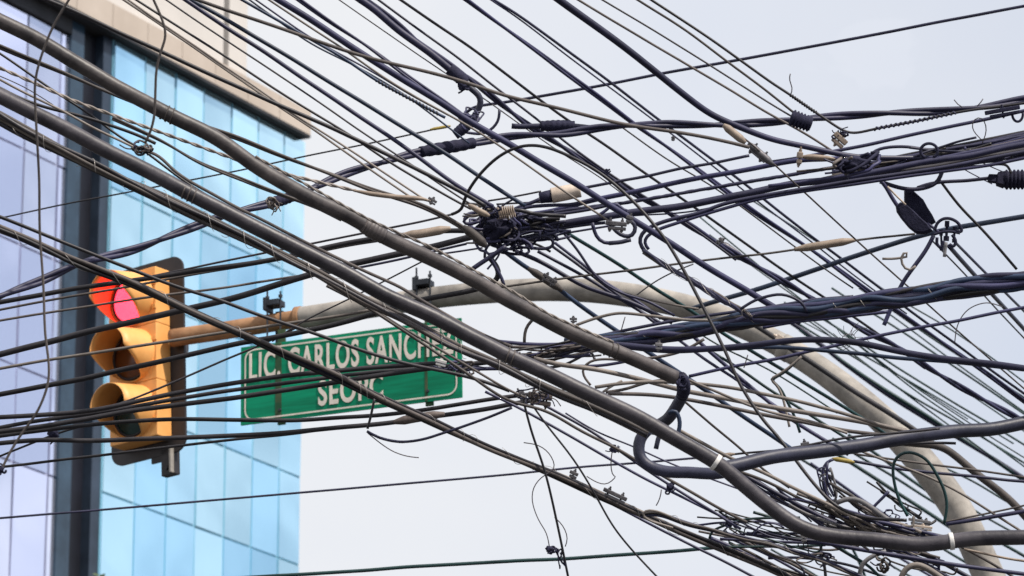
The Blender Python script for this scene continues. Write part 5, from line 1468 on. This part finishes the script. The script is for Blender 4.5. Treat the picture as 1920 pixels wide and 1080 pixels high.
knot(1538, 1046, 16.4, 26, 9, 8, 4, ['dusty', 'navy', 'tape'], 'horizontal wire twist below the conduit bend', seed=19, tails=4)
knot(1656, 1058, 16.3, 12, 12, 6, 4, ['dusty', 'navy'], 'cross shaped twist of wire between the two bent tubes', seed=20, tails=4)


def tangle(px, py, d, L, spread, n, ang, w, mats, label, seed, curl=2):
    """A mat of cut and slack wire ends that lie more or less along the same run."""
    kr = random.Random(seed)
    root = empty('wire_tangle', at(px, py, d))
    tag(root, label, 'wire tangle', 'tangles of slack wire')
    c, s_ = math.cos(R(ang)), math.sin(R(ang))
    for j in range(n):
        l = L * kr.uniform(.6, 1.15); u0 = -l / 2 + kr.uniform(-.22, .22) * L; v0 = kr.gauss(0, spread * .5)
        sl = kr.gauss(0, .10); bow = kr.gauss(0, spread * .35)
        P = []
        m = 6
        for k in range(m + 1):
            t = k / m
            u = u0 + l * t; v = v0 + sl * l * (t - .5) + bow * math.sin(math.pi * t) + kr.gauss(0, spread * .06)
            P.append((px + u * c - v * s_, py + u * s_ + v * c, (d + kr.gauss(0, .01) + v0 * .002) * 40))
        if kr.random() < .22:     # the end turns back
            u, v = u + kr.uniform(-6, 10), v + kr.choice((-1, 1)) * kr.uniform(8, 18)
            P.append((px + u * c - v * s_, py + u * s_ + v * c, d * 40))
        q = catmull(P, 4)
        for _ in range(3): q = [q[0]] + [(q[i - 1] + q[i] * 2 + q[i + 1]) / 4 for i in range(1, len(q) - 1)] + [q[-1]]
        V, F = tube_geo([at(p.x, p.y, p.z / 40) for p in q], px_r(w * kr.uniform(.6, 1.35), d), 7)
        mesh_obj('slack_wire_end', V, F, M[kr.choice(mats)], root)
    for j in range(curl):
        cx, cy, a = kr.uniform(-L * .4, L * .4), kr.gauss(0, spread * .3), kr.uniform(5, 11)
        t0 = kr.random() * 6.28
        P = [(px + cx * c - cy * s_ + a * 1.5 * math.cos(t0 + t * .9), py + cx * s_ + cy * c + a * math.sin(t0 + t * .9), (d + t * .002) * 40) for t in range(6)]
        V, F = tube_geo([at(p.x, p.y, p.z / 40) for p in catmull(P, 3)], px_r(w * .7, d), 6)
        mesh_obj('curled_end', V, F, M[kr.choice(mats)], root)
    return root


MX = ['dusty', 'navy', 'black', 'tan', 'navy', 'dusty', 'grey']
tangle(1588, 974, 15.9, 200, 17, 14, 24, 5, MX, 'densest part of the lower tangle above the level conduit', 21, 4)
tangle(1668, 993, 15.9, 170, 11, 10, 12, 5, MX, 'tangle of tan and navy ends beside the standing whip end', 22, 3)
tangle(1505, 960, 16.1, 190, 16, 6, 30, 4.5, ['navy', 'black', 'dusty'], 'dark slack wires rising against the inner side of the conduit bend', 23, 1)
tangle(1635, 964, 16.2, 130, 10, 4, 38, 5, ['navy', 'dusty', 'black'], 'steeper dark slack wires under the bent grey tube', 33, 1)
tangle(1480, 1040, 16.6, 280, 34, 8, 24, 4.5, ['navy', 'black', 'teal', 'dusty'], 'slack wires fanning below the conduit bend to the bottom edge', 34, 2)
tangle(1440, 1000, 16.3, 200, 20, 8, 12, 3.5, ['navy', 'black', 'teal'], 'thin slack wires where the lashed bundle meets the conduit bend', 35, 4)
tangle(1735, 1004, 16, 130, 8, 8, 4, 4, ['grey', 'tan', 'navy'], 'pale stringy wires along the top of the level conduit', 26, 1)
tangle(1700, 1040, 16.5, 160, 16, 10, 14, 5, ['navy', 'black', 'dusty', 'tan'], 'dark slack wires hanging close under the level conduit', 36, 2)
tangle(1690, 950, 16.6, 120, 10, 4, 36, 4, ['teal', 'navy', 'black'], 'slack green wires beside the shaded foot of the mast', 37, 1)
tangle(1040, 660, 16, 150, 20, 12, -10, 5, ['navy', 'black', 'dusty'], 'frayed wires at the root of the great bundle', 28, 3)
tangle(1550, 905, 16.3, 60, 14, 6, 74, 4.5, ['navy', 'black', 'grey'], 'hanging cluster of wires under the trunk cable by the yellow sleeve', 25, 2)
tangle(1680, 312, 16.9, 300, 14, 10, -9, 6.5, ['navy', 'navy', 'black', 'dusty'], 'short lengths packed into the heart of the skein', 38, 0)
tangle(1800, 296, 16.9, 260, 16, 10, -10, 7, ['navy', 'navy', 'black'], 'short lengths packed into the skein near the right edge', 39, 0)
tangle(980, 430, 16.6, 150, 26, 14, -6, 6, ['navy', 'black'], 'short lengths packed into the right flank of the central clump', 40, 2)
knot(1668, 968, 16.2, 16, 9, 5, 3, ['tape', 'navy'], 'curly dark wires beside the striped flat connector', seed=24, tails=3)
knot(1597, 634, 16.3, 17, 15, 1, 1.6, ['hair', 'teal'], 'frayed thread tuft on the humped cable', seed=29, tails=14)
knot(1050, 1050, 15.4, 5, 26, 4, 2.5, ['tape'], 'narrow hanging wire loop beside the drop wire at the bottom edge', seed=30)
knot(100, 815, 16.6, 12, 12, 4, 4, ['tape'], 'dangling tape end on the wires by the left edge', seed=32, core='tape', tails=2)
